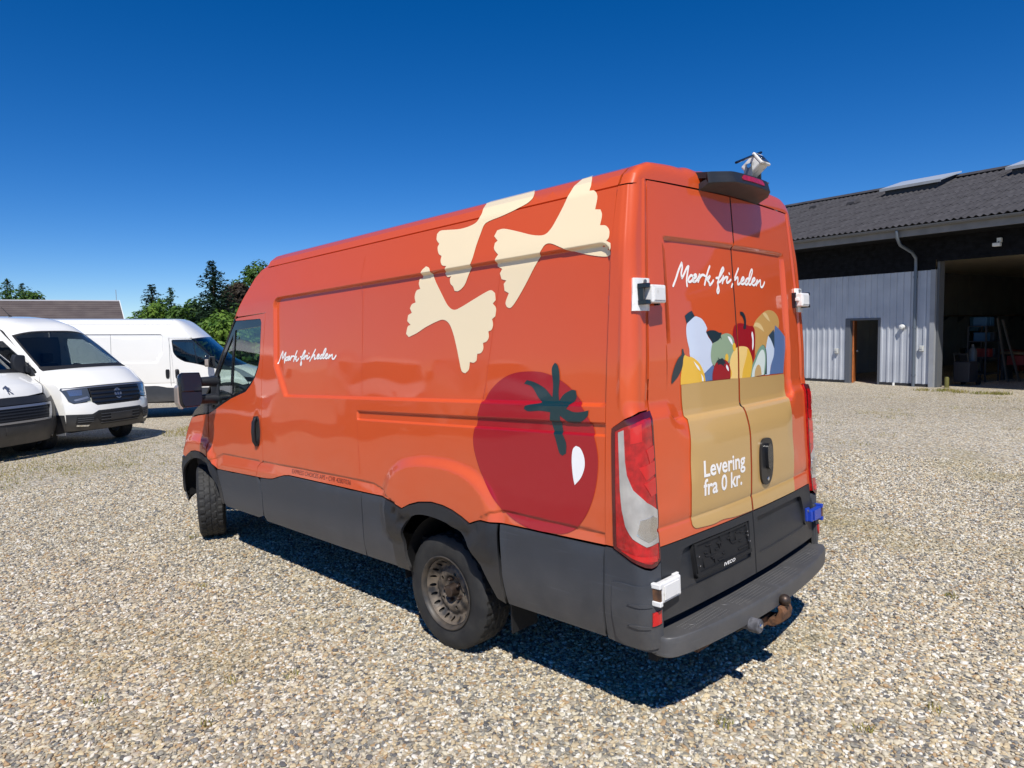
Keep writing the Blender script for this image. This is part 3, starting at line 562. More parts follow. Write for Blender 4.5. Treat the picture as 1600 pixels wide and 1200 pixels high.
def mirror(fm): return lambda u, v: (lambda x, y, z: (-x, y, z))(*fm(u, v))
def add_wheel(parent, x, y, z, steer=0, sx=-1, white_rim=False, name='wheel'):
    """steel wheel with tyre; local x axis outwards"""
    wh = empty(name, (x,y,z), (0,0,steer if sx < 0 else math.pi+steer)); wh.parent = parent
    if 'tyre' not in WHEEL:
        V = []; F = []; n = 180
        cols = [(-.108,.215),(-.112,.235),(-.116,.27),(-.114,.305),(-.104,.330),(-.094,.340)]
        tr = np.linspace(-.09,.09,25); sec = [(a,r,0) for a,r in cols]
        for a in tr: sec.append((a, .3445-.10*abs(a)**2.2*3, 1))
        sec += [(-a,r,0) for a,r in reversed(cols)]
        for k in range(n):
            t = 2*math.pi*k/n
            for j,(a,r,tread) in enumerate(sec):
                if tread:
                    i = j-len(cols); zg = 1 if (k//3) % 2 else 0
                    groove = i in (5+zg, 12, 18+zg) or ((i < 5 or i > 19) and k % 6 < 2) or (5 < i < 19 and (k+(3 if i > 12 else 0)+i//3) % 6 == 0)
                    r = r - (.0065 if groove else 0)
                elif a and r > .325: r = r - (.002 if k % 6 < 2 else 0)
                elif .225 < r < .30 : r = r + .0
                V.append((a, r*math.cos(t), r*math.sin(t)))
        m = len(sec)
        for k in range(n):
            for j in range(m-1): F.append((k*m+j, k*m+j+1, ((k+1)%n)*m+j+1, ((k+1)%n)*m+j))
        b = MB(); b.add(V,F); WHEEL['tyre'] = b.mesh('tyre', 30)
        # pressed steel disc with a ring of slots
        def disc(u, v):
            r = np.hypot(u, v)
            x = np.interp(r, [0,.055,.075,.085,.10,.125,.150,.172,.186,.205], [-.035,-.035,-.037,-.055,-.062,-.058,-.040,-.058,-.085,-.10])
            return -x-.112+.0*u-.0, u, v
        def disc2(u, v):
            x, y, z = disc(u, v); return -(x+.112)+.0-.045+.045, y, z
        circ = lambda r, n=48, c=(0,0), e=1, a0=0: [(c[0]+r*math.cos(2*math.pi*i/n)*1, c[1]+r*math.sin(2*math.pi*i/n)) for i in range(n)]
        loops = [circ(.196, 64)]
        for i in range(20):
            a = 2*math.pi*i/20; ca, sa = math.cos(a), math.sin(a)
            el = [(.172+.013*math.cos(2*math.pi*j/10), .0105*math.sin(2*math.pi*j/10)) for j in range(10)]
            loops.append([(p*ca-q*sa, p*sa+q*ca) for p,q in el])
        for i in range(5):
            a = 2*math.pi*(i+.5)/5; loops.append([(.105*math.cos(a)+.013*math.cos(2*math.pi*j/8), .105*math.sin(a)+.013*math.sin(2*math.pi*j/8)) for j in range(8)])
        o = sheet('rim_disc', loops, disc2, STEEL, None, step=(.014,.014), rim=.008, out=(-1,0,0)); WHEEL['disc'] = o.data; bpy.data.objects.remove(o)
        b = MB(); b.lathe([(-.108,.214),(-.118,.222),(-.120,.216),(-.112,.205),(-.095,.200),(-.06,.192),(.0,.185),(.09,.19),(.108,.214)], 64); WHEEL['rim'] = b.mesh('rim_ring', 40)
        b = MB(); b.lathe([(-.02,.0),(-.088,.0),(-.092,.02),(-.088,.033),(-.06,.038),(-.03,.042),(-.02,.06)], 24); WHEEL['hub'] = b.mesh('hub', 30)
        b = MB(); b.lathe([(-.03,.0),(-.064,.0),(-.066,.006),(-.062,.0105),(-.035,.0125),(-.033,.016),(-.025,.016)], 6); WHEEL['nut'] = b.mesh('wheel_nut')
    rimm = mat('silver_wheel', (.45,.46,.48), rough=.35, metal=.8) if white_rim else STEEL
    def lk(n, me, m, p):
        o = bpy.data.objects.new(n, me.copy() if False else me); COL.objects.link(o)
        if not me.materials: me.materials.append(m)
        o.parent = p
        if white_rim and n in ('rim','rim_disc'): o.material_slots[0].link = 'OBJECT'; o.material_slots[0].material = rimm
        return o
    lk('tyre', WHEEL['tyre'], RUBBER, wh); lk('rim', WHEEL['rim'], mat('rim_black',(.035,.033,.032),rough=.5,var=.5,vscale=20,col2=(.08,.065,.05)), wh); lk('rim_disc', WHEEL['disc'], STEEL, wh); lk('hub', WHEEL['hub'], IRON, wh)
    for i in range(5):
        a = 2*math.pi*i/5; o = lk('wheel_nut', WHEEL['nut'], IRON, wh); o.location = (-.004, .066*math.cos(a), .066*math.sin(a))
    return wh
WHEEL = {}

def build_van():
    V = empty('delivery_van', (0,-1.446,.0534), (R(-2.115),0,0), 'orange delivery van with pasta and tomato prints standing alone on the gravel', 'van')
    T = TRACE
    for s, fs in ((-1, side), (1, mirror(side))):
        L = s < 0; st = (.05,.05)
        so = (-1,0,.1) if L else (1,0,.1)
        # ---- upper body panel
        roofline = [(3.56,2.506),(3.62,2.50),(3.72,2.44),(3.80,2.36),(3.98,2.155)]
        outl = [(.146,2.506),(.144,2.238),(.18,1.481),(.206,.846)] + list(reversed(CTR))[1:][::1]
        outl = [(.146,2.506),(.144,2.238),(.18,1.481),(.204,.848)] + [p for p in reversed(CTR)][1:] + [p for p in reversed(CTA)][1:] + [p for p in reversed(CT)][1:-1] + DOORE[1:] + [(3.93,2.143)] + list(reversed(roofline))
        fy = FEAT_Y + list(np.arange(.86,2.06,.022)) + list(np.arange(3.10,3.36,.014)) if L else FEAT_Y
        fz = FEAT_Z + list(np.arange(.83,1.24,.016)) + list(np.arange(1.50,1.82,.022)) if L else FEAT_Z
        sp = sheet('side_panel', outl, fs, ORANGE, V, st, fy, fz, gap=.0022, out=so)
        # ---- front door with window opening
        win = [(3.985,2.112),(3.565,2.104),(3.542,2.098),(3.532,2.075),(3.562,1.789),(3.59,1.72),(3.645,1.645),(3.72,1.585),(3.817,1.528),(4.095,1.466),(4.292,1.407),(4.49,1.345)]
        apil = [(4.50,1.53),(4.44,1.615),(4.30,1.78),(4.06,2.04)]
        door = [(4.418,.839)] + DOORE + [(3.93,2.138),(3.985,2.130)] + win + [(4.575,1.318),(4.583,1.15),(4.588,.99),(4.575,.925),(4.50,.88)]
        dr = sheet('front_door', door, fs, ORANGE, V, st, FEAT_Y, FEAT_Z, gap=.0026, out=so)
        # window surround, divider and panes
        fr_o = win + [(4.575,1.325),(4.60,1.40)] + apil
        pane = [(4.000,2.035),(3.552,2.045),(3.575,1.80),(3.60,1.735),(3.655,1.663),(3.73,1.602),(3.822,1.548),(4.073,1.492)]
        quart = [(4.035,2.005),(4.115,1.478),(4.30,1.424),(4.47,1.378),(4.47,1.50),(4.40,1.60),(4.27,1.755)]
        sheet('window_frame', [fr_o, pane, quart], fs, GLOSSB, dr, st, off=-.004, gap=.001, out=so)
        sheet('window_pane', pane, fs, GLASS, dr, (.1,.1), off=-.012, rim=0, out=so)
        sheet('quarter_pane', quart, fs, GLASS, dr, (.1,.1), off=-.012, rim=0, out=so)
        # handle: recessed cup with grip bar
        hx = lambda y, z: float(fs(np.array(y), np.array(z))[0])
        cup = curve_pts([(3.612,1.332),(3.668,1.332),(3.688,1.29),(3.690,1.13),(3.668,1.09),(3.63,1.09),(3.600,1.13),(3.596,1.29)], sub=3)
        hd = sheet('door_handle', cup, fs, HAND, dr, (.02,.03), off=.012, rim=.03, out=so)
        b = MB(); b.tube([(hx(3.64,1.315)+s*.012,3.642,1.318),(hx(3.64,1.28)+s*.034,3.642,1.285),(hx(3.64,1.2)+s*.040,3.644,1.21),(hx(3.64,1.14)+s*.034,3.644,1.135),(hx(3.64,1.1)+s*.012,3.643,1.10)], [.014,.017,.018,.017,.014], 10)
        b.build('grip', HAND, hd, 50)
        # ---- front wing and its lamp
        wing = [(4.588,1.318),(4.596,1.15),(4.601,.99),(4.60,.935),(4.68,.962),(4.757,.972),(4.86,.975),(4.965,.962),(5.06,.925),(5.127,.896),(5.25,.93),(5.225,.985),(5.15,1.10),(5.06,1.20),(4.97,1.275),(4.80,1.30)]
        sheet('front_wing', wing, fs, ORANGE, V, (.04,.04), gap=.002, out=so)
        hl = [(4.590,1.327),(4.80,1.310),(4.97,1.288),(4.90,1.34),(4.74,1.41),(4.605,1.50),(4.575,1.46)]
        lamp = sheet('headlamp', hl, fs, GLOSSB, V, (.04,.04), out=so)
        # ---- plastic cladding
        def clad(nm, o, m=CLAD, **k): return sheet(nm, o, fs, m, V, st, off=k.get('off',.006), gap=.0022, out=so, rim=.02)
        clad('door_cladding', [(3.66,.838),(4.418,.837),(4.40,.765),(4.345,.63),(4.335,.545),(4.30,.52),(3.70,.505),(3.61,.53),(3.600,.70)])
        clad('sill_cladding', [(3.605,.838),(3.592,.70),(3.60,.53),(3.57,.49),(2.205,.445),(2.196,.60),(2.182,.88),(3.146,.899),(3.22,.892),(3.298,.875),(3.40,.850),(3.477,.842)])
        clad('fuel_cladding', [(2.176,.88),(2.190,.60),(2.198,.445),(1.865,.438),(1.872,.60),(1.885,.874)])
        ain = [(1.724,.436),(1.743,.534),(1.738,.63),(1.712,.71),(1.64,.788),(1.54,.823),(1.41,.824),(1.287,.806),(1.176,.768),(1.115,.699),(1.058,.6),(.992,.483),(.966,.428)]
        arch = [(1.879,.874),(1.719,.833)] + [(a,b-.004) for a,b in CTA[1:-1]] + [(1.106,.827),(1.06,.844),(1.022,.854),(.898,.854),(.910,.583),(.903,.409)] + list(reversed(curve_pts(ain, False, 3))) + [(1.858,.438),(1.866,.60)]
        clad('rear_arch', arch, CLADB, off=.013)
        clad('rear_side_cladding', [(.888,.854),(.205,.840),(.224,.62),(.246,.392),(.893,.408),(.900,.583)])
        fin = [(4.398,.565),(4.431,.671),(4.499,.791),(4.609,.88),(4.769,.908),(4.945,.892),(5.077,.845),(5.16,.77),(5.215,.66),(5.23,.56)]
        fout = [(5.27,.52),(5.285,.80),(5.265,.90),(5.127,.894),(5.06,.922),(4.965,.959),(4.86,.972),(4.757,.969),(4.66,.955),(4.60,.932),(4.52,.888),(4.458,.842),(4.404,.765),(4.35,.63),(4.335,.545),(4.37,.53)]
        clad('front_arch', curve_pts(fin, False, 3) + fout, CLADB, off=.008)
        # ---- wheel housings
        for yc, zc in ((1.40,.36),(4.86,.50)):
            b = MB(); rr = .46; seg = 18; x0, x1 = s*.955, s*.55; vs = []; fs_ = []
            for i in range(seg+1):
                t = math.pi*i/seg; cy, cz = yc+rr*.92*math.cos(t), zc+rr*math.sin(t); vs += [(x0,cy,cz),(x1,cy,cz)]
            fs_ = [(2*i,2*i+1,2*i+3,2*i+2) for i in range(seg)] + [tuple(2*i+1 for i in range(seg+1))]
            b.add(vs, fs_); b.build('wheel_housing', DARK, V, 40)
        # ---- corner pillar with the tail lamp cut in
        fp = (lambda u, v: pillar(u, v, -1)) if L else (lambda u, v: pillar(u, v, 1))
        po = (-.7,-.7,0) if L else (.7,-.7,0)
        ps = (.06,.05)
        lampo = [(.163,1.398),(.394,1.434),(.683,1.462),(.955,1.467),(.955,1.3),(.955,1.094),(.952,.888),(.945,.792),(.85,.772),(.74,.768),(.654,.776),(.551,.793),(.417,.815),(.188,.848),(.172,1.13)]
        upper = [(.01,2.506),(.01,.852),(.186,.850)] + [(.168,1.13),(.155,1.402),(.394,1.441),(.683,1.470),(.985,1.474),(1.0,2.3),(1.0,2.54),(.7,2.535),(.45,2.506)]
        pl = sheet('corner_pillar', upper, fp, ORANGE, V, ps, np.arange(.05,1,.03), [], gap=.001, out=po, eps=.004)
        sheet('pillar_edge', [(.968,1.474),(.985,1.474),(.985,.80),(.968,.80)], fp, ORANGE, pl, ps, rim=.01, out=po, eps=.004)
        lm = sheet('tail_lamp', lampo, fp, REDL, V, (.05,.04), off=.012, rim=.03, out=po, eps=.004)
        lc = [(.299,1.382),(.404,1.393),(.42,1.25),(.445,1.19),(.526,1.125),(.701,1.064),(.925,1.021),(.925,.872),(.67,.866),(.51,.905),(.40,.96),(.345,1.03),(.318,1.12)]
        lens = sheet('clear_lens', lc, fp, CLEARL, lm, (.05,.04), off=.0145, rim=.006, out=po, eps=.004)
        sheet('reversing_bulb', [(.60,.99),(.80,1.0),(.90,.985),(.90,.90),(.70,.885),(.56,.92)], fp, CHROME, lm, (.05,.04), off=.0165, rim=.004, out=po, eps=.004)
        for q in ([(.72,1.30),(.92,1.315),(.93,1.26),(.80,1.235)],[(.60,1.225),(.93,1.245),(.93,1.185),(.70,1.165)],[(.66,1.15),(.93,1.17),(.93,1.095),(.80,1.085)],[(.30,.845),(.62,.80),(.86,.79),(.86,.815),(.60,.825)],[(.50,1.40),(.66,1.42),(.66,1.34),(.50,1.33)]):
            sheet('lens_facet', q, fp, REDB, lm, (.05,.04), off=.0142, rim=.002, out=po, eps=.004)
        sheet('lamp_border', [lampo, [(.235,1.385),(.41,1.408),(.683,1.436),(.90,1.44),(.915,1.3),(.915,1.0),(.915,.80),(.84,.79),(.74,.786),(.654,.793),(.56,.808),(.43,.828),(.24,.857),(.228,1.13)]], fp, REDD, lm, (.05,.04), off=.0135, rim=.003, out=po, eps=.004)
        # ---- bumper corner
        bl = [(.01,.842),(.01,.385),(.30,.372),(.70,.372),(.97,.372),(.97,.775),(.85,.758),(.74,.755),(.654,.763),(.551,.780),(.417,.802),(.188,.838)]
        bc = sheet('bumper_corner', bl, fp, CLAD, V, ps, off=.006, rim=.02, out=po, eps=.004)
        sheet('raised_field', curve_pts([(.16,.685),(.30,.690),(.60,.688),(.94,.705),(.94,.40),(.60,.385),(.30,.39),(.20,.42),(.15,.55)], sub=3, corner=40), fp, CLAD, bc, (.05,.03), off=.015, rim=.012, out=po, eps=.004)
        for zz in (.60,.50): sheet('moulded_rib', [(.42,zz-.004),(.60,zz+.008),(.74,zz+.006),(.74,zz-.006),(.60,zz-.008)], fp, CLAD, bc, (.04,.02), off=.020, rim=.008, out=po, eps=.004)
        sheet('reflector', [(.745,.568),(.875,.570),(.875,.512),(.75,.508)], fp, REDB, bc, (.05,.03), off=.022, rim=.01, out=po, eps=.004)
        # ---- mirror
        mr = empty('door_mirror', (0,0,0)); mr.parent = V
        b = MB(); b.prism(curve_pts([(1.135,1.70),(1.29,1.705),(1.315,1.66),(1.318,1.46),(1.29,1.405),(1.15,1.41),(1.128,1.47),(1.122,1.63)], sub=3), 4.335, 4.43, lambda u,v,h: (s*(u if h < 4.4 else 1.22+(u-1.22)*.82),h,v if h < 4.4 else 1.555+(v-1.555)*.88)); b.build('mirror_housing', GLOSSB, mr, 40, .008)
        b = MB(); b.prism(curve_pts([(1.148,1.69),(1.278,1.693),(1.298,1.655),(1.298,1.55),(1.138,1.545),(1.138,1.63)], sub=3), 4.330, 4.338, lambda u,v,h: (s*u,h-.12*(u-1.22)*-1+.10*(v-1.6)-.012,v)); b.build('mirror_glass', mat('mirror', (.012,.015,.022), rough=.03, spec=.6), mr)
        b = MB(); b.prism(curve_pts([(1.140,1.535),(1.298,1.54),(1.296,1.46),(1.278,1.418),(1.16,1.42),(1.142,1.46)], sub=3), 4.330, 4.338, lambda u,v,h: (s*u,h-.12*(u-1.22)*-1+.06*(v-1.48)-.012,v)); b.build('wide_angle_glass', MATS['mirror'], mr)
        b = MB(); b.prism([(1.312,1.60),(1.326,1.58),(1.328,1.45),(1.300,1.398),(1.285,1.402),(1.312,1.46)], 4.34, 4.42, lambda u,v,h: (s*u,h,v)); b.build('mirror_indicator', mat('amber_lens', (.34,.29,.25), rough=.12, coat=1), mr, bevel=.003)
        for zz in (1.615,1.465):
            b = MB(); b.tube([(s*.955,4.40,zz-.01),(s*1.05,4.385,zz),(s*1.15,4.385,zz)], [.045,.042,.04], 8); b.build('mirror_arm', CLADB, mr, 50)
        b = MB(); b.box((s*.945 if L else .945,4.36,1.40),(s*.985 if L else .985,4.50,1.66)) if not L else b.box((-.985,4.36,1.40),(-.945,4.50,1.66)); b.build('mirror_foot', CLADB, mr, bevel=.01)
        # ---- front suspension side wheels
        add_wheel(V, s*.845, 4.975, .345+.13, steer=R(-24), sx=s); add_wheel(V, s*.835, 1.447, .345, 0, sx=s)
    # ---- roof, roof end, cab front
    mid = (0,2.4,1.3)
    roof = sheet('roof', [(.146,2.512),(3.53,2.512),(3.53,2*TC-2.512),(.146,2*TC-2.512)], roofmap, ORANGE, V, (.12,.05), gv=list(np.arange(2.515,2.75,.012))+list(2*TC-np.arange(2.515,2.75,.012)), gap=.001, center=(0,1.5,1.3))
    cap = sheet('roof_end', [(2.512,0),(2*TC-2.512,0),(2*TC-2.512,1),(2.512,1)], capmap, ORANGE, V, (.04,.08), gu=list(np.arange(2.515,2.80,.012))+list(2*TC-np.arange(2.515,2.80,.012)), gv=np.linspace(.02,.98,25), out=(0,-.6,.6), eps=.002, rim=0)
    uu = lambda a, b, n=9: [(x, 0) for x in np.linspace(a, b, n)]
    def fpoly(v0, v1, u0=-1, u1=1): return [(u0,v0),(u1,v0),(u1,v1),(u0,v1)]
    fst = (.08,.04); ctr = (0,3.4,1.0)
    gux = list(np.linspace(-1,-.8,14))+list(np.linspace(.8,1,14))
    sheet('cab_roof', fpoly(.0,.60), front, ORANGE, V, fst, gu=gux, center=ctr)
    ws = [(-.94,.63),(-.5,.63),(.5,.63),(.94,.63),(.96,1.44),(.5,1.44),(-.5,1.44),(-.96,1.44)]
    sheet('windscreen_frame', [fpoly(.60,1.52), ws], front, GLOSSB, V, fst, gu=gux, center=ctr)
    sheet('windscreen', ws, front, GLASS, V, fst, off=-.004, rim=0, center=ctr)
    sheet('bonnet', fpoly(1.52,2.02,-.86,.86), front, ORANGE, V, fst, gap=.002, center=ctr)
    for a in (-1,1): sheet('headlamp', [(a*.87,1.56),(a*1.0,1.56),(a*1.0,1.98),(a*.60,2.16),(a*.60,2.05),(a*.87,2.03)], front, mat('lamp_glass',(.25,.27,.3),rough=.06,coat=1), V, (.05,.04), center=ctr)
    sheet('grille', fpoly(2.05,2.24,-.58,.58), front, BLACK, V, fst, center=ctr)
    sheet('bumper_upper', [(-1,2.19),(-.6,2.19),(-.59,2.26),(.59,2.26),(.6,2.19),(1,2.19),(1,2.42),(-1,2.42)], front, ORANGE, V, fst, center=ctr)
    sheet('front_bumper', fpoly(2.43,2.98), front, CLADB, V, fst, off=.006, center=ctr)
    # ---- rear doors
    def rdoor(a, b, z0, z1): return [(a,z0),(b,z0),(b,z1),(a,z1)]
    zz = list(np.arange(1.40,1.46,.008))+list(np.arange(2.255,2.30,.006))+list(np.arange(1.18,1.44,.02))+[.91,.918,.925,.932,.94]
    xx = [-.72,-.71,-.70,-.69,-.68,.68,.69,.70,.71,.72]
    ro = (0,-1,0)
    doors = {}
    for s in (-1,1):
        e = [(s*.0075,.843),(s*float(xdoor(.85)-.004),.843),(s*float(xdoor(1.1)-.003),1.1),(s*float(xdoor(1.47)-.004),1.47),(s*float(xdoor(1.9)-.006),1.9),(s*float(xdoor(2.24)-.006),2.24),(s*float(xdoor(2.53)-.006),2.532),(s*.0075,2.54)]
        d = sheet('rear_door', e, rear, ORANGE, V, (.05,.05), xx, zz, out=ro, rim=.03); doors[s] = d
        # lower door skin of black plastic
        lowo = [(s*.0065,.502),(s*.875,.502),(s*.872,.62),(s*.866,.838),(s*.0065,.838)]
        hol = curve_pts([(s*.05,.80),(s*.62,.80),(s*.70,.78),(s*.73,.70),(s*.74,.615),(s*.70,.60),(s*.05,.60)], sub=3, corner=30)
        low = sheet('lower_skin', [lowo, hol], rear, CLADB, d, (.05,.04), out=ro, rim=.02)
        sheet('recessed_field', hol, lambda u, v: (u, rear_y(u, np.full(np.shape(v), .70)) + .028 - (.80-v)*.10, v), CLADB, d, (.06,.04), out=ro, rim=0)
        # return of the recess
        b = MB(); vs = []; fs_ = []
        for u, v in hol:
            y0 = float(rear_y(u, v)); vs += [(u,y0,v),(u,float(rear_y(u,.70))+.03-(.80-v)*.10,v)]
        n = len(hol); fs_ = [(2*i,2*i+1,(2*i+3)%(2*n),(2*i+2)%(2*n)) for i in range(n)]
        b.add(vs, fs_); b.build('recess_edge', CLADB, d, 40)
    # seam strip between the doors
    b = MB(); P = [(float(rear_y(0,z))+.0015, z) for z in np.linspace(.5,2.54,60)]
    b.add([(x,y,z) for y,z in P for x in (-.0072,.0072)], [(2*i,2*i+1,2*i+3,2*i+2) for i in range(59)]); b.build('door_seal', DARK, V)
    # latch handle
    hl = curve_pts([(.100,1.165),(.125,1.210),(.165,1.220),(.215,1.215),(.245,1.195),(.258,1.14),(.252,1.03),(.225,.975),(.185,.960),(.14,.965),(.105,1.00),(.094,1.08)], sub=3)
    h = sheet('latch', hl, rear, HAND, doors[1], (.03,.03), off=.016, rim=.03, out=ro)
    sheet('grip', curve_pts([(.148,1.175),(.175,1.190),(.202,1.175),(.210,1.12),(.206,1.06),(.178,1.045),(.152,1.06),(.146,1.12)], sub=3), rear, GLOSSB, h, (.02,.02), off=.034, rim=.02, out=ro)
    b = MB(); b.lathe([(-.004,.012),(-.006,.010),(-.006,.0)], 16, 'y', (.185,float(rear_y(.185,.99))-.014,.99)); b.build('lock', CHROME, h)
    # number plate holder
    ry = lambda u, v: rear_y(u, np.full(np.shape(v), .70)) + .010 - (.80-v)*.10
    pm = lambda u, v: (u, ry(u, v), v)
    ph = sheet('plate_holder', [(-.605,.795),(-.075,.795),(-.06,.630),(-.60,.628)], pm, BLACK, doors[-1], (.06,.04), rim=.02, out=ro)
    for q in ([(-.60,.790),(-.58,.790),(-.575,.645),(-.595,.645)],[(-.09,.790),(-.075,.790),(-.065,.645),(-.08,.645)],[(-.60,.652),(-.06,.655),(-.06,.636),(-.60,.632)],[(-.60,.795),(-.075,.797),(-.075,.787),(-.60,.785)]):
        sheet('holder_rail', q, pm, BLACK, ph, (.06,.02), off=.008, rim=.008, out=ro)
    rnd = random.Random(3)
    for i in range(26):
        u0 = rnd.uniform(-.56,-.14); v0 = rnd.uniform(.665,.765); a = rnd.choice(((.05,.008),(.008,.04),(.03,.008)))
        sheet('holder_rib', [(u0,v0),(u0+a[0],v0),(u0+a[0],v0+a[1]),(u0,v0+a[1])], pm, BLACK, ph, (.06,.03), off=.006, rim=.006, out=ro)
    for u0, v0 in ((-.585,.735),(-.585,.69),(-.085,.70),(-.10,.755),(-.10,.735)):
        b = MB(); b.lathe([(-.006,.0),(-.010,.002),(-.010,.004),(0,.005)], 8, 'y', (u0,float(ry(np.array(u0),np.array(v0)))-.008,v0)); b.build('screw', CHROME, ph)
    text_on('maker_lettering', 'IVECO', pm, (-.375,.6375), (.112,.001), (0,.0150), WVINYL, ph, off=.018, bold=.018, shear=.25, out=ro)
    # ---- vinyl on the rear doors
    def on_doors(nm, key, m, off, lp=None, sub=4):
        lp = curve_pts(lp or T[key], sub=sub)
        for s in (-1,1):
            q = clip_half(lp, 0, s*.0085, s < 0)
            if len(q) >= 3 and (max(a for a,_ in q)-min(a for a,_ in q)) > .004: sheet(nm, q, rear, PRINT[m], doors[s], (.05,.05), [], zz, off=off, rim=0, out=ro)
    on_doors('bread_print','bread','bread',.0012); on_doors('bread_cut_print','bread_cut_a','crumb',.0016); on_doors('bread_cut_print','bread_cut_b','crumb',.0016)
    on_doors('carton_print','carton_side','slate',.0016); on_doors('carton_print','carton_front','carton',.002); on_doors('carton_fold_print','carton_fold','fold',.0024)
    on_doors('bottle_print','bottle','bottle',.0012); on_doors('bottle_cap_print','bottle_cap','ink',.0016); on_doors('bottle_base_print','bottle_blue','slate',.0016)
    on_doors('pepper_print','pepper','pepper',.002); on_doors('pepper_stem_print','pepper_stem','ink',.0024); on_doors('pepper_shine_print','pepper_shine','white',.0026)
    on_doors('apple_print','apple','apple',.0024); on_doors('apple_leaf_print','apple_leaf','ink',.0028); on_doors('apple_shine_print','apple_shine','white',.0028)
    on_doors('lemon_print','lemon','lemon',.002); on_doors('lemon_leaf_print','lemon_leaf','ink',.0024); on_doors('lemon_shine_print','lemon_shine_a','white',.0026); on_doors('lemon_shine_print','lemon_shine_b','white',.0026)
    on_doors('cheese_print','cheese','cheese',.0030); on_doors('cheese_side_print','cheese_side','lemon',.0034)
    for cx, cz, r in ((-.045,1.735,.022),(-.13,1.68,.022),(-.095,1.595,.022)):
        on_doors('cheese_hole_print','','lemon',.0034,[(cx+r*.8*math.cos(t),cz+r*math.sin(t)) for t in np.linspace(0,6.28,12)[:-1]])
    on_doors('cherry_print','cherry_tomato','pepper',.0036); on_doors('cherry_stem_print','cherry_stem','ink',.0040); on_doors('cherry_shine_print','cherry_shine','white',.0040)
    on_doors('avocado_back_print','avocado_back','stem',.0026); on_doors('avocado_print','avocado','avo',.0030); on_doors('avocado_flesh_print','avocado_flesh','flesh',.0034); on_doors('avocado_stone_print','avocado_stone','stone',.0038)
    bagp = [(-.57,1.567),(-.423,1.569),(-.208,1.567),(.029,1.563),(.276,1.557),(.489,1.553),(.621,1.552),(.632,1.518),(.628,1.47),(.632,1.423),(.620,1.372),(.612,1.318),(.603,1.203),(.598,1.067),(.597,.939),(.592,.845),(.259,.846),(-.035,.848),(-.20,.852),(-.32,.863),(-.42,.858),(-.54,.866),(-.579,.872),(-.603,.895),(-.603,.94),(-.601,1.046),(-.592,1.168),(-.583,1.292),(-.576,1.341),(-.562,1.424),(-.568,1.486)]
    on_doors('paper_bag_print','','bag',.0044, bagp, 3)
    text_on('delivery_lettering','Levering', rear, (-.494,1.108), (.42,-.012), (0,.078), WVINYL, doors[-1], off=.0062, bold=.022, out=ro)
    text_on('delivery_lettering','fra 0 kr.', rear, (-.500,1.016), (.388,-.008), (0,.078), WVINYL, doors[-1], off=.0062, bold=.022, out=ro)
    # hand-written line, cut at the door gap
    ls, rs = [], []
    for stq in T['script']:
        c = [p for p in curve_pts(stq, False, 4, 120)]
        for side_, dst in ((-1,ls),(1,rs)):
            run = []
            for p in c:
                if p[0]*side_ > .0078: run.append(p)
                elif len(run) > 1: dst.append(run); run = []
                else: run = []
            if len(run) > 1: dst.append(run)
    strokes_mesh('slogan_lettering', ls, .013, rear, WVINYL, doors[-1], .002, ro); strokes_mesh('slogan_lettering', rs, .013, rear, WVINYL, doors[1], .002, ro)
    # ---- vinyl on the left side
    sp = [c for c in V.children if c.name.startswith('side_panel')][0]
    so = (-1,0,.1)
    for k in ('pasta1','pasta2','pasta3'):
        sheet('pasta_print', curve_pts([(max(y,.15) if y < .15 else y, t) for y,t in T[k]], sub=4), side, PRINT['pasta'], sp, (.012,.03), FEAT_Y, FEAT_Z+list(np.arange(2.515,2.80,.015)), off=.0026, rim=0, out=so)
    sheet('tomato_print', curve_pts(T['tomato'], sub=4), side, PRINT['tomato'], sp, (.012,.03), FEAT_Y+list(np.arange(.86,1.10,.02)), FEAT_Z+list(np.arange(.86,1.24,.014)), off=.0030, rim=0, out=so)
    sheet('tomato_stem_print', curve_pts(T['stem'], sub=4), side, PRINT['stem'], sp, (.010,.02), FEAT_Y, FEAT_Z, off=.0044, rim=0, out=so)
    sheet('tomato_shine_print', curve_pts(T['shine'], sub=4), side, PRINT['white'], sp, (.010,.02), FEAT_Y, FEAT_Z, off=.0044, rim=0, out=so)
    A = np.array([p for q in T['script'] for p in q]); x0, x1 = A[:,0].min(), A[:,0].max(); zb = 1.985
    k = (3.30-2.487)/(x1-x0)
    sidescript = [[(3.30-(x-x0)*k, 1.700+(z-zb)*.78) for x,z in q] for q in T['script']]
    strokes_mesh('slogan_lettering', sidescript, .0125, side, WVINYL, sp, .002, so)
    text_on('company_lettering', 'EXPRESS CHOICES APS \u2022 CVR 42807036', side, (3.108,.922), (-.788,-.010), (0,.031), PRINT['letter'], sp, off=.0018, bold=-.004, out=so)
    # seams of the welded side panels (shade of the pressed lines painted as thin strokes)
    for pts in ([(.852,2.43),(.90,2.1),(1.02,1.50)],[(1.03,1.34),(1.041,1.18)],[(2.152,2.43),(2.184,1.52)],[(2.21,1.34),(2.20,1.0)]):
        strokes_mesh('panel_seam', [pts], .003, side, mat('seam_shadow', lin((196,70,40)), rough=.6), sp, .0008, so)
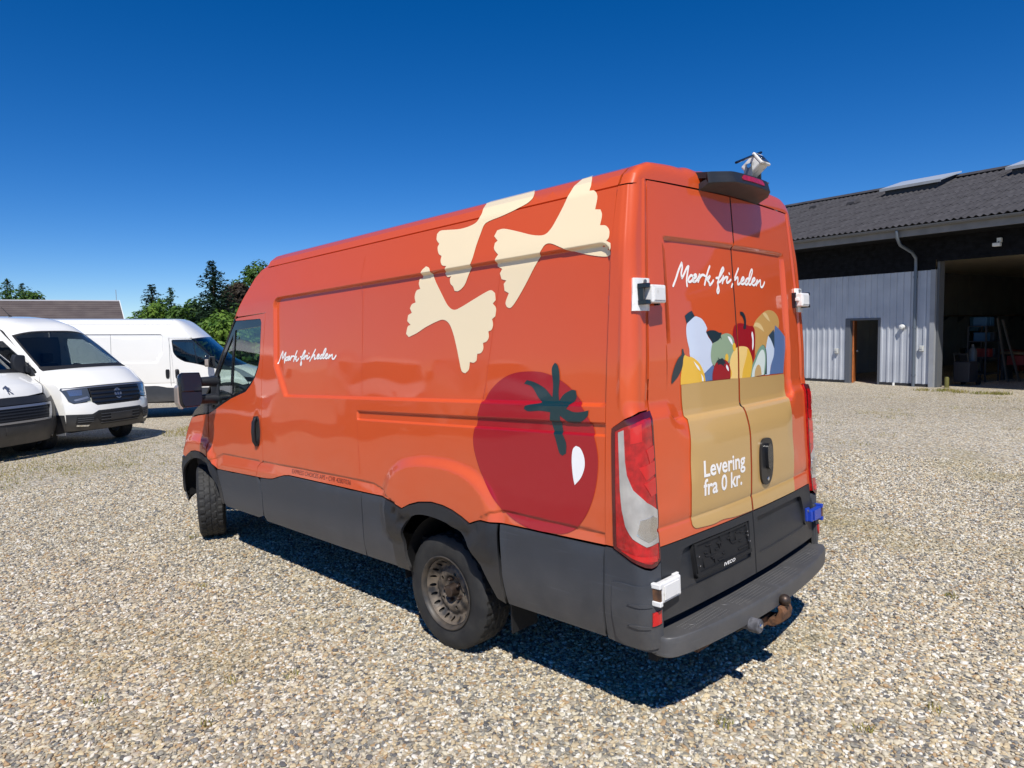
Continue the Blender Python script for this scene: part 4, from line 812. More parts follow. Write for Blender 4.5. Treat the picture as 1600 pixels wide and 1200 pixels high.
    # ---- rear spoiler lamp above the doors
    def spo(u, w):   # u across -1..1, w: 0 top back .. 1 underside back
        x = u*.328; ax = np.abs(u)
        pr = np.interp(ax, [0,.58,.64,.97,1.0], [.142,.138,.134,.075,.06])
        yb = rear_y(x, 2.58+0*x)
        a = w*2
        y = np.where(a < .5, yb+.02-(pr*.9+.02)*(a/.5), np.where(a < 1.25, yb-pr*(.9+.1*(a-.5)/.75), yb-pr*(1-((a-1.25)/.75)**1.2)))
        zt = 2.640-.010*ax**2; zm = 2.585
        z = np.where(a < .5, zt-.012*(a/.5), np.where(a < 1.25, zt-.012-.055*(a-.5)/.75, (zt-.067)-.028*((a-1.25)/.75)))
        return x, y, z
    spl = sheet('lamp_cowl', [(-1,0),(1,0),(1,1),(-1,1)], spo, CLADB, V, (.08,.05), gv=[.24,.25,.26,.61,.625,.64], out=(0,-1,.2), rim=.03, eps=.004)
    sheet('brake_lens', [(-.30,.31),(.34,.31),(.40,.40),(.40,.50),(-.36,.50),(-.36,.40)], spo, REDL, spl, (.08,.05), off=.004, out=(0,-1,.2), eps=.004)
    # ---- reversing camera on a bracket
    rc = empty('reversing_camera', (.135,-.01,2.628)); rc.parent = V
    WM = mat('camera_white', lin((222,220,214)), rough=.35, vscale=25, col2=lin((150,148,142)), mix=(.3,.5)); GM = mat('camera_grey', (.22,.22,.22), rough=.35, metal=.6)
    b = MB(); b.box((-.085,-.075,-.012),(.085,.03,-.004)); b.build('base_plate', GM, rc, bevel=.002)
    for sx in (-.058,.052):
        b = MB(); b.prism([(-.045,-.006),(.015,-.006),(-.01,.085),(-.045,.09)], sx, sx+.006, lambda u,v,h: (h,u,v)); b.build('bracket_cheek', GM, rc, bevel=.002)
    Mx = Matrix.Translation((0,-.03,.075)) @ Matrix.Rotation(R(-38),4,'X')
    b = MB(); b.box((-.050,-.050,-.036),(.050,.042,.036), Mx); b.build('camera_body', WM, rc, bevel=.010, seg=3)
    b = MB(); b.box((-.053,-.062,-.040),(.053,-.046,.040), Mx); b.build('front_bezel', WM, rc, bevel=.006, seg=3)
    b = MB(); b.box((-.042,-.0645,-.030),(.042,-.0610,.026), Mx); b.build('camera_window', mat('smoked_window',(.05,.05,.055),rough=.12,coat=1), rc, bevel=.003)
    b = MB(); b.lathe([(-.068,0),(-.068,.011),(-.064,.013)], 16, 'y'); b.v = [tuple(Mx @ Vector(p)) for p in b.v]; b.build('lens', GLOSSB, rc, 40)
    for sx in (-.056,.056):
        b = MB(); b.lathe([(sx-.005,0),(sx-.005,.012),(sx+.005,.012),(sx+.005,0)], 10, 'x'); b.v = [tuple(Mx @ Vector(p)) for p in b.v]; b.build('clamp_screw', CHROME, rc)
    b = MB(); b.tube([(.05,-.05,.158),(-.09,-.055,.112),(-.27,-.06,.052)], .0065, 8); b.build('aerial_rod', GLOSSB, rc)
    b = MB(); b.tube([(.02,.02,.06),(.06,.04,.03),(.07,.06,-.02)], .008, 8); b.build('cable', BLACK, rc)
    # ---- clamp hinges added to the rear corners
    def hinge(z, s, m, low=False):
        h = empty('security_hinge', (0,0,0)); h.parent = V
        fp = lambda u, v: pillar(u, v, s); po = (s*.7,-.7,0)
        z0, z1 = (z-.075, z+.073)
        if not low:
            sheet('mounting_plate', [(.50,z0),(.98,z0),(.98,z1),(.50,z1)], fp, m, h, (.1,.05), off=.012, rim=.012, out=po, eps=.004)
            b = MB(); x0 = .80; y0 = float(rear_y(.83, z))
            b.box((s*.775,y0-.068,z-.042),(s*.885,y0-.012,z+.04)); o = b.build('hinge_block', m, h, bevel=.007)
            b = MB(); b.box((min(s*.768,s*.782),y0-.03,z-.05),(max(s*.768,s*.782),y0-.004,z+.045)); b.build('latch_gap', GLOSSB, h, bevel=.003)
            b = MB(); b.box((min(s*.786,s*.874),y0-.0715,z-.030),(max(s*.786,s*.874),y0-.068,z+.028)); b.build('cover_plate', m, h, bevel=.0015)
            for dz in (-.038,.036):
                b = MB(); b.lathe([(-.012,.0),(-.012,.008),(.012,.008),(.012,.0)], 10, 'x', (s*.905,y0-.045,z+dz)); b.build('hinge_pin', CHROME, h)
                b = MB(); b.box((min(s*.886,s*.922),y0-.058,z+dz-.011),(max(s*.886,s*.922),y0-.01,z+dz+.011)); b.build('hinge_knuckle', GLOSSB, h, bevel=.003)
            b = MB(); b.box((min(s*.905,s*.918),y0-.038,z-.03),(max(s*.905,s*.918),y0-.008,z+.03)); b.build('hinge_shadow_gap', GLOSSB, h)
            b = MB(); b.box((min(s*.757,s*.776),y0-.050,z-.008),(max(s*.757,s*.776),y0-.03,z+.012)); b.build('catch', m, h, bevel=.003)
            b = MB(); b.lathe([(-.006,.0),(-.006,.009),(0,.010)], 12, 'y', (s*.865,y0-.014,z+.058)); b.build('bolt', GM, h)
        else:
            y0 = float(rear_y(.86, z))
            b = MB(); xo = .955 if s < 0 else .93; b.box((min(s*.775,s*xo),y0-.042,z-(.045 if s < 0 else .036)),(max(s*.775,s*xo),y0-.008,z+(.05 if s < 0 else .038))); b.build('hinge_block', m, h, bevel=.008)
            b = MB(); b.box((min(s*.80,s*(xo-.03)),y0-.049,z-.03),(max(s*.80,s*(xo-.03)),y0-.044,z+.036)); b.build('cover_plate', m, h, bevel=.002)
            b = MB(); b.lathe([(-.006,.0),(-.006,.008),(0,.009)], 12, 'y', (s*.768,y0-.018,z+.035)); b.build('bolt', GM, h)
            b = MB(); b.box((min(s*.755,s*.80),y0-.02,z-.03),(max(s*.755,s*.80),y0-.004,z+.052)); b.build('mounting_plate', m, h, bevel=.004)
            for dz in (-.04,.04):
                b = MB(); b.box((min(s*(xo-.012),s*(xo+.012)),y0-.05,z+dz-.012),(max(s*(xo-.012),s*(xo+.012)),y0+.0,z+dz+.012)); b.build('hinge_knuckle', m, h, bevel=.004)
            b = MB(); b.box((min(s*(xo-.006),s*(xo+.008)),y0-.046,z-.03),(max(s*(xo-.006),s*(xo+.008)),y0-.005,z+.03)); b.build('rusty_pin', RUST, h)
        return h
    hinge(2.0, -1, HINGE); hinge(2.0, 1, HINGE); hinge(.652, -1, HINGE, True); hinge(.652, 1, BLUE, True)
    # ---- step bumper
    out = [(-.915,.03),(-.925,-.02),(-.905,-.075),(-.80,-.112),(-.60,-.145),(-.30,-.172),(0,-.182),(.30,-.172),(.60,-.145),(.80,-.112),(.905,-.075),(.925,-.02),(.915,.03)]
    out = curve_pts(out, False, 3, 70)
    top = lambda u, v: (u, v, .447 - .010*sst(-.06,-.17,v) + .0*u)
    stp = empty('step_bumper', (0,0,0)); stp.parent = V
    b = MB(); n = len(out); vs = []; rows = [(.0,.440),(.006,.446)]
    ring = lambda d, z: [(x*(1-d*.9) , y+d*1.0*(1 if y < 0 else 0), z) for x,y in out]
    rs_ = [ring(.010,.350), ring(0,.358), ring(-.003,.425), ring(.0,.4425), ring(.003,.4465), ring(.014,.4472)]
    for rg in rs_: vs += rg
    fs_ = []
    for k in range(len(rs_)-1):
        for i in range(n-1): fs_.append((k*n+i, k*n+i+1, (k+1)*n+i+1, (k+1)*n+i))
    b.add(vs, fs_); b.build('step_edge', CLAD, stp, 28)
    tr = [(x*(1-.0126), y+(.014 if y < 0 else 0)) for x,y in out] 
    sheet('step_tread', tr, lambda u, v: (u, v, .4472+0*u), CLAD, stp, (.08,.05), rim=0, out=(0,0,1))
    b = MB()      # moulded grip studs
    for i in range(-50,51):
        for j in range(7):
            x = i*.0155+(.008 if j%2 else 0); y = -.145+j*.020
            lim = -.182+.075*(abs(x)/.9)**2.3+.03
            if y < lim or abs(x) > .78 or abs(abs(x)-.40) < .045 or abs(x) < .03: continue
            b.add([(x-.0045,y,.4474),(x,y-.006,.4474),(x+.0045,y,.4474),(x,y+.006,.4474),(x,y,.4500)], [(0,1,4),(1,2,4),(2,3,4),(3,0,4)])
    tag(b.build('grip_studs', CLAD, stp), kind='stuff')
    for x in (-.70,-.38,.36,.70):
        b = MB(); b.lathe([(.4476,.024),(.4496,.022),(.4496,0)], 20, 'z', (x,-.055,0)); b.build('bolt_cover', CLAD, stp, 30)
    b = MB(); b.box((-.88,.028,.30),(.88,.07,.50)); b.build('cross_member', DARK, V)
    # ---- tow bar
    tb = empty('tow_bar', (0,0,0)); tb.parent = V
    b = MB(); b.box((-.62,-.04,.268),(.55,.03,.335)); b.build('cross_beam', RUST, tb, bevel=.006)
    b = MB(); b.prism([(-.02,.30),(-.10,.285),(-.17,.295),(-.19,.335),(-.185,.36),(-.21,.36),(-.225,.33),(-.215,.285),(-.16,.245),(-.02,.245)], -.05, .055, lambda u,v,h: (h,u,v)); b.build('tow_bracket', RUST, tb, bevel=.006)
    b = MB(); b.box((-.12,-.13,.25),(.0,-.02,.30)); b.build('bracket_plate', RUST, tb, bevel=.004)
    b = MB(); b.lathe([(.345,.0),(.345,.018),(.36,.016),(.37,.019)]+[(.398+.031*math.sin(t),.031*math.cos(t)) for t in np.linspace(-1.0,1.57,12)], 20, 'z', (.0,-.205,-.012)); b.build('tow_ball', IRON, tb, 60)
    b = MB(); b.lathe([(-.222,0),(-.222,.031),(-.217,.036),(-.17,.036),(-.165,.030),(-.12,.027),(-.12,0)], 22, 'y', (-.325,0,.350)); so_ = b.build('trailer_socket', mat('socket_grey',(.10,.10,.11),rough=.6,var=.4,vscale=40), tb, 40)
    b = MB(); b.lathe([(-.228,0),(-.228,.010),(-.222,.012)], 14, 'y', (-.322,0,.352)); b.build('socket_cap', CHROME, so_)
    b = MB(); b.tube([(-.325,-.13,.33),(-.30,-.08,.29),(-.2,-.03,.28)], .012, 8); b.build('socket_cable', BLACK, tb)
    # ---- underside, axles, inner shell, load floor
    b = MB(); b.box((-.86,.10,.50),(.86,4.2,.62)); b.build('floor_pan', DARK, V)
    for x in (-.42,.42):
        b = MB(); b.box((x-.04,.07,.40),(x+.04,5.3,.52)); b.build('chassis_rail', DARK, V)
    b = MB(); b.tube([(-.72,1.447,.345),(.72,1.447,.345)], .055, 12); b.tube([(-.12,1.447,.345),(.12,1.447,.345)], .14, 14); b.build('rear_axle', mat('axle_iron',(.03,.028,.026),rough=.7), V, 40)
    b = MB(); b.tube([(-.72,4.975,.46),(.72,4.975,.46)], .05, 10); b.build('front_axle', MATS['axle_iron'], V)
    for x in (-.82,.82):
        b = MB(); b.prism([(-.10,.22),(.10,.22),(.10,.52),(-.10,.52)], .92, .93, lambda u,v,h: (x+u,h,v)); b.build('mud_flap', BLACK, V)
    for s, fs in ((-1, side), (1, mirror(side))):
        sheet('inner_shell', [(.16,2.45),(.19,.90),(.92,.86),(1.0,.88),(1.8,.88),(2.0,.92),(3.40,.90),(3.42,2.12),(3.40,2.45)], lambda u, v: (lambda x,y,z: (x-s*.02,y,z))(*fs(u,v)), DARK, V, (.3,.2), rim=0, out=(s,0,0))
        sheet('door_liner', [(3.60,.86),(3.60,1.40),(3.66,1.62),(3.85,1.50),(4.1,1.44),(4.3,1.38),(4.52,1.30),(4.54,.95),(4.40,.86)], lambda u, v: (lambda x,y,z: (x-s*.04,y,z))(*fs(u,v)), DARK, V, (.2,.2), rim=0, out=(s,0,0))
    sheet('rear_liner', [(-.84,.55),(.84,.55),(.80,1.5),(.74,2.5),(-.74,2.5),(-.80,1.5)], lambda u, v: (u, rear_y(u,v)+.03, v), DARK, V, (.2,.2), rim=0, out=ro)
    b = MB(); b.box((-.93,3.36,.6),(.93,3.38,2.30)); b.build('bulkhead', mat('bulkhead_grey',(.12,.12,.125),rough=.7), V)
    b = MB(); b.box((-.90,3.38,.62),(.90,5.0,.72)); b.build('cab_floor', DARK, V)
    db = MB(); db.prism([(4.35,1.0),(4.35,1.28),(4.48,1.40),(4.75,1.42),(5.15,1.24),(5.15,.8),(4.6,.8)], -.90, .90, lambda u,v,h: (h,u,v)); db.build('dashboard', mat('dash_grey',(.05,.05,.055),rough=.7), V, bevel=.03)
    for x in (-.48,.30,.66):
        sx = empty('cab_seat', (x,0,0)); sx.parent = V
        b = MB(); b.box((-.23,3.55,.86),(.23,4.05,1.06)); b.build('seat_cushion', SEATM, sx, 40, .05)
        b = MB(); b.prism([(3.46,1.0),(3.60,1.0),(3.50,1.68),(3.38,1.68)], -.22, .22, lambda u,v,h: (h,u,v)); b.build('seat_back', SEATM, sx, 40, .04)
        b = MB(); b.box((-.13,3.385,1.72),(.13,3.475,1.92)); b.build('head_rest', SEATM, sx, 40, .03)
    b = MB(); b.tube([(-.48+.20*math.cos(t),4.28-.09*math.sin(t),1.33+.17*math.sin(t)) for t in np.linspace(0,2*math.pi,25)], .016, 8, False); b.tube([(-.48,4.28,1.33),(-.48,4.45,1.25)], .03, 8); b.build('steering_wheel', HAND, V, 50)
    return V
VAN = build_van()
# ---------------------------------------------------------------- ground
def terrain(x, y):
    """the yard falls away a little towards the parked vans"""
    x = np.asarray(x, float); y = np.asarray(y, float)
    t = np.maximum(0, y-2.2); t = np.where(t < 2, t*t/4, t-1)
    return -.0195*np.minimum(t, 18)*sst(22, 10, x)
def gravel_palette(N, L, src):
    rp = N.new('ShaderNodeValToRGB'); rp.color_ramp.interpolation = 'CONSTANT'; e = rp.color_ramp.elements
    pal = [(.00,(164,154,136)),(.10,(202,192,168)),(.20,(134,130,120)),(.29,(220,216,204)),(.37,(184,166,134)),(.47,(108,108,108)),(.55,(192,182,160)),(.64,(224,218,206)),(.70,(170,140,104)),(.76,(146,142,130)),(.83,(204,186,150)),(.90,(86,86,88)),(.95,(180,168,150))]
    while len(e) < len(pal): e.new(.5)
    for k, (p, c) in enumerate(pal): e[k].position = p; e[k].color = lin(tuple(m_ + (v-m_)*.90 for v, m_ in zip(c, (196,182,155))))
    L.new(src, rp.inputs[0]); return rp
def patches(N, L, vec, base):
    """moss and dirt growing through the stones in irregular patches"""
    n1 = N.new('ShaderNodeTexNoise'); n1.inputs['Scale'].default_value = .42; n1.inputs['Detail'].default_value = 7; n1.inputs['Roughness'].default_value = .62
    L.new(vec, n1.inputs['Vector'])
    mr = N.new('ShaderNodeMapRange'); mr.inputs[1].default_value = .56; mr.inputs[2].default_value = .74; mr.inputs[3].default_value = 0; mr.inputs[4].default_value = .55; L.new(n1.outputs[0], mr.inputs[0])
    mx = N.new('ShaderNodeMix'); mx.data_type = 'RGBA'; mx.inputs[7].default_value = lin((150,136,84)); L.new(mr.outputs[0], mx.inputs[0]); L.new(base, mx.inputs[6])
    n2 = N.new('ShaderNodeTexNoise'); n2.inputs['Scale'].default_value = .16; n2.inputs['Detail'].default_value = 3; L.new(vec, n2.inputs['Vector'])
    m2 = N.new('ShaderNodeMapRange'); m2.inputs[1].default_value = .3; m2.inputs[2].default_value = .7; m2.inputs[3].default_value = .86; m2.inputs[4].default_value = 1.1; L.new(n2.outputs[0], m2.inputs[0])
    hs = N.new('ShaderNodeHueSaturation'); L.new(mx.outputs[2], hs.inputs['Color']); L.new(m2.outputs[0], hs.inputs['Value']); return hs.outputs[0]
def ground_mat():
    m = bpy.data.materials.new('gravel_bed'); m.use_nodes = True; N = m.node_tree.nodes; L = m.node_tree.links; b = N['Principled BSDF']; b.inputs['Roughness'].default_value = .85; b.inputs['Specular IOR Level'].default_value = .25
    tc = N.new('ShaderNodeTexCoord')
    v = N.new('ShaderNodeTexVoronoi'); v.inputs['Scale'].default_value = 44; L.new(tc.outputs['Object'], v.inputs['Vector'])
    sp = N.new('ShaderNodeSeparateColor'); L.new(v.outputs['Color'], sp.inputs[0])
    rp = gravel_palette(N, L, sp.outputs[0])
    # joints between the stones are darker earth
    jr = N.new('ShaderNodeMapRange'); jr.inputs[1].default_value = .5; jr.inputs[2].default_value = .9; jr.inputs[4].default_value = .7; L.new(v.outputs['Distance'], jr.inputs[0])
    mx = N.new('ShaderNodeMix'); mx.data_type = 'RGBA'; mx.inputs[7].default_value = lin((128,116,98)); L.new(jr.outputs[0], mx.inputs[0]); L.new(rp.outputs[0], mx.inputs[6])
    L.new(patches(N, L, tc.outputs['Object'], mx.outputs[2]), b.inputs['Base Color'])
    inv = N.new('ShaderNodeMath'); inv.operation = 'SUBTRACT'; inv.inputs[0].default_value = 1; L.new(v.outputs['Distance'], inv.inputs[1])
    ad = N.new('ShaderNodeMath'); ad.operation = 'ADD'; L.new(inv.outputs[0], ad.inputs[0]); L.new(sp.outputs[1], ad.inputs[1])
    bp = N.new('ShaderNodeBump'); bp.inputs['Strength'].default_value = .4; bp.inputs['Distance'].default_value = .012; L.new(ad.outputs[0], bp.inputs['Height']); L.new(bp.outputs[0], b.inputs['Normal'])
    return m
def pebble_mat():
    m = bpy.data.materials.new('pebbles'); m.use_nodes = True; N = m.node_tree.nodes; L = m.node_tree.links; b = N['Principled BSDF']; b.inputs['Roughness'].default_value = .75; b.inputs['Specular IOR Level'].default_value = .3
    oi = N.new('ShaderNodeObjectInfo'); rp = gravel_palette(N, L, oi.outputs['Random'])
    ge = N.new('ShaderNodeNewGeometry'); no = N.new('ShaderNodeTexNoise'); no.inputs['Scale'].default_value = 130; no.inputs['Detail'].default_value = 3; L.new(ge.outputs['Position'], no.inputs['Vector'])
    mr = N.new('ShaderNodeMapRange'); mr.inputs[3].default_value = .78; mr.inputs[4].default_value = 1.2; L.new(no.outputs[0], mr.inputs[0])
    hs = N.new('ShaderNodeHueSaturation'); L.new(rp.outputs[0], hs.inputs['Color']); L.new(mr.outputs[0], hs.inputs['Value'])
    L.new(patches(N, L, ge.outputs['Position'], hs.outputs[0]), b.inputs['Base Color'])
    return m
xs = np.concatenate([[-600,-300,-150,-80,-40,-25], np.arange(-18,26,1.), [30,40,60,100,200,400,700]]); ys = np.concatenate([[-400,-150,-60,-25], np.arange(-12,26,.5), [30,40,60,100,200,400,900]])
X, Y = np.meshgrid(xs, ys); Z = terrain(X, Y); nx = len(xs)
b = MB(); b.add(list(zip(X.ravel(), Y.ravel(), Z.ravel())), [(j*nx+i, j*nx+i+1, (j+1)*nx+i+1, (j+1)*nx+i) for j in range(len(ys)-1) for i in range(nx-1)])
GROUND = tag(b.build('gravel_yard', ground_mat(), None, 30), kind='structure')
# loose stones lying on the bed near by, scattered with geometry nodes
def scatter_stones():
    cx, cy, fx, fy = -3.6, -3.16, .718, .696; s = .5; b = MB()
    for i in np.arange(-10, 12, s):
        for j in np.arange(-8, 12, s):
            dx, dy = i+s/2-cx, j+s/2-cy; d = math.hypot(dx, dy)
            if 1.6 < d < 11.5 and (dx*fx+dy*fy)/d > .55:
                z = terrain(np.array([i,i+s,i+s,i]), np.array([j,j,j+s,j+s])); b.add([(i,j,z[0]),(i+s,j,z[1]),(i+s,j+s,z[2]),(i,j+s,z[3])], [(0,1,2,3)])
    me = b.mesh('gravel_area'); o = link('loose_gravel', me, None); pm = pebble_mat(); me.materials.append(pm)
    g = bpy.data.node_groups.new('gravel_scatter', 'GeometryNodeTree'); N = g.nodes; L = g.links
    g.interface.new_socket('Geometry', in_out='INPUT', socket_type='NodeSocketGeometry'); g.interface.new_socket('Geometry', in_out='OUTPUT', socket_type='NodeSocketGeometry')
    gi = N.new('NodeGroupInput'); go = N.new('NodeGroupOutput')
    dp = N.new('GeometryNodeDistributePointsOnFaces'); dp.inputs['Density'].default_value = 2900; dp.inputs['Seed'].default_value = 4
    ic = N.new('GeometryNodeMeshIcoSphere'); ic.inputs['Radius'].default_value = 1; ic.inputs['Subdivisions'].default_value = 2
    no = N.new('ShaderNodeTexNoise'); no.inputs['Scale'].default_value = 1.1; no.inputs['Detail'].default_value = 1
    vm = N.new('ShaderNodeVectorMath'); vm.operation = 'SUBTRACT'; vm.inputs[1].default_value = (.5,.5,.5); L.new(no.outputs['Color'], vm.inputs[0])
    vs_ = N.new('ShaderNodeVectorMath'); vs_.operation = 'SCALE'; vs_.inputs['Scale'].default_value = 1.1; L.new(vm.outputs[0], vs_.inputs[0])
    sp = N.new('GeometryNodeSetPosition'); L.new(ic.outputs[0], sp.inputs['Geometry']); L.new(vs_.outputs[0], sp.inputs['Offset'])
    sm = N.new('GeometryNodeSetMaterial'); sm.inputs['Material'].default_value = pm; L.new(sp.outputs[0], sm.inputs[0])
    ss = N.new('GeometryNodeSetShadeSmooth'); L.new(sm.outputs[0], ss.inputs[0])
    rs = N.new('FunctionNodeRandomValue'); rs.data_type = 'FLOAT_VECTOR'; rs.inputs[0].default_value = (.0072,.0056,.0040); rs.inputs[1].default_value = (.0160,.0118,.0084); rs.inputs['Seed'].default_value = 1
    rr = N.new('FunctionNodeRandomValue'); rr.data_type = 'FLOAT_VECTOR'; rr.inputs[0].default_value = (-.45,-.45,0); rr.inputs[1].default_value = (.45,.45,6.28); rr.inputs['Seed'].default_value = 2
    # a few larger ones
    rl = N.new('FunctionNodeRandomValue'); rl.data_type = 'FLOAT'; rl.inputs[2].default_value = 0; rl.inputs[3].default_value = 1; rl.inputs['Seed'].default_value = 3
    pw = N.new('ShaderNodeMath'); pw.operation = 'POWER'; pw.inputs[1].default_value = 9; L.new(rl.outputs[1], pw.inputs[0])
    ma = N.new('ShaderNodeMath'); ma.operation = 'MULTIPLY_ADD'; ma.inputs[1].default_value = .8; ma.inputs[2].default_value = .9; L.new(pw.outputs[0], ma.inputs[0])
    sv = N.new('ShaderNodeVectorMath'); sv.operation = 'SCALE'; L.new(rs.outputs[0], sv.inputs[0]); L.new(ma.outputs[0], sv.inputs['Scale'])
    ip = N.new('GeometryNodeInstanceOnPoints'); L.new(gi.outputs[0], dp.inputs[0]); L.new(dp.outputs[0], ip.inputs['Points']); L.new(ss.outputs[0], ip.inputs['Instance']); L.new(rr.outputs[0], ip.inputs['Rotation']); L.new(sv.outputs[0], ip.inputs['Scale'])
    tr = N.new('GeometryNodeTranslateInstances'); tr.inputs['Local Space'].default_value = False; tr.inputs['Translation'].default_value = (0,0,.003); L.new(ip.outputs[0], tr.inputs[0])
    L.new(tr.outputs[0], go.inputs[0])
    md = o.modifiers.new('scatter', 'NODES'); md.node_group = g
    return tag(o, 'loose beige and grey gravel stones covering the yard', 'gravel', kind='stuff')
scatter_stones()
# weeds pushing through the gravel
def weeds():
    rnd = random.Random(5); V = []; F = []
    def tuft(x, y, r, n, h, zz):
        for _ in range(n):
            a = rnd.uniform(0,6.28); d = r*math.sqrt(rnd.random()); px, py = x+d*math.cos(a), y+d*math.sin(a); hh = h*rnd.uniform(.4,1.1); ww = .0025+hh*.03; t = rnd.uniform(0,6.28); l = rnd.uniform(.2,.9)*hh
            z0 = float(terrain(px,py)); k = len(V); c, s = math.cos(t), math.sin(t)
            V.extend([(px-ww*s,py+ww*c,z0),(px+ww*s,py-ww*c,z0),(px+l*.45*c+ww*.7*s,py+l*.45*s-ww*.7*c,z0+hh*.65),(px+l*.45*c-ww*.7*s,py+l*.45*s+ww*.7*c,z0+hh*.65),(px+l*c,py+l*s,z0+hh)])
            F.extend([(k,k+1,k+2,k+3),(k+3,k+2,k+4)])
    small = [(-2.15,-.87),(-2.28,.27),(-2.0,.6),(-1.9,-.9),(-2.45,-.3),(-1.75,.4),(-2.6,.9),(-1.5,2.2),(-1.0,3.6),(-.2,-2.1),(.2,-2.3),(-1.3,-1.9),(1.9,-2.0),(-.6,-1.6),(2.6,-2.4)]
    for x, y in small: tuft(x, y, .045, 26, .035, 0)
    for _ in range(190):
        x = rnd.gauss(-1.1,1.4); y = rnd.gauss(9.9,1.0)+.3*x; tuft(x, y, .34, 34, .035, 0)
    for _ in range(40):
        x = rnd.uniform(8,19.5); y = rnd.uniform(-3,3.2); tuft(x, y, .25, 30, .05, 0)
    for _ in range(16):
        t = rnd.uniform(-4.4,-2.2); tuft(19.55+t*.21-.55-rnd.uniform(0,.5), 4.3+t*.978+.1, .2, 60, .09, 0)
    for _ in range(60):
        tuft(rnd.uniform(2,6), rnd.uniform(9.5,13.5), .3, 50, .06, 0)
    b = MB(); b.add(V, F); o = b.build('weeds', mat('weed_green', lin((118,118,48)), rough=.7, var=.4, vscale=2, col2=lin((152,136,74))))
    return tag(o, 'sparse low weeds and grass growing through the gravel', 'weeds', kind='stuff')
weeds()

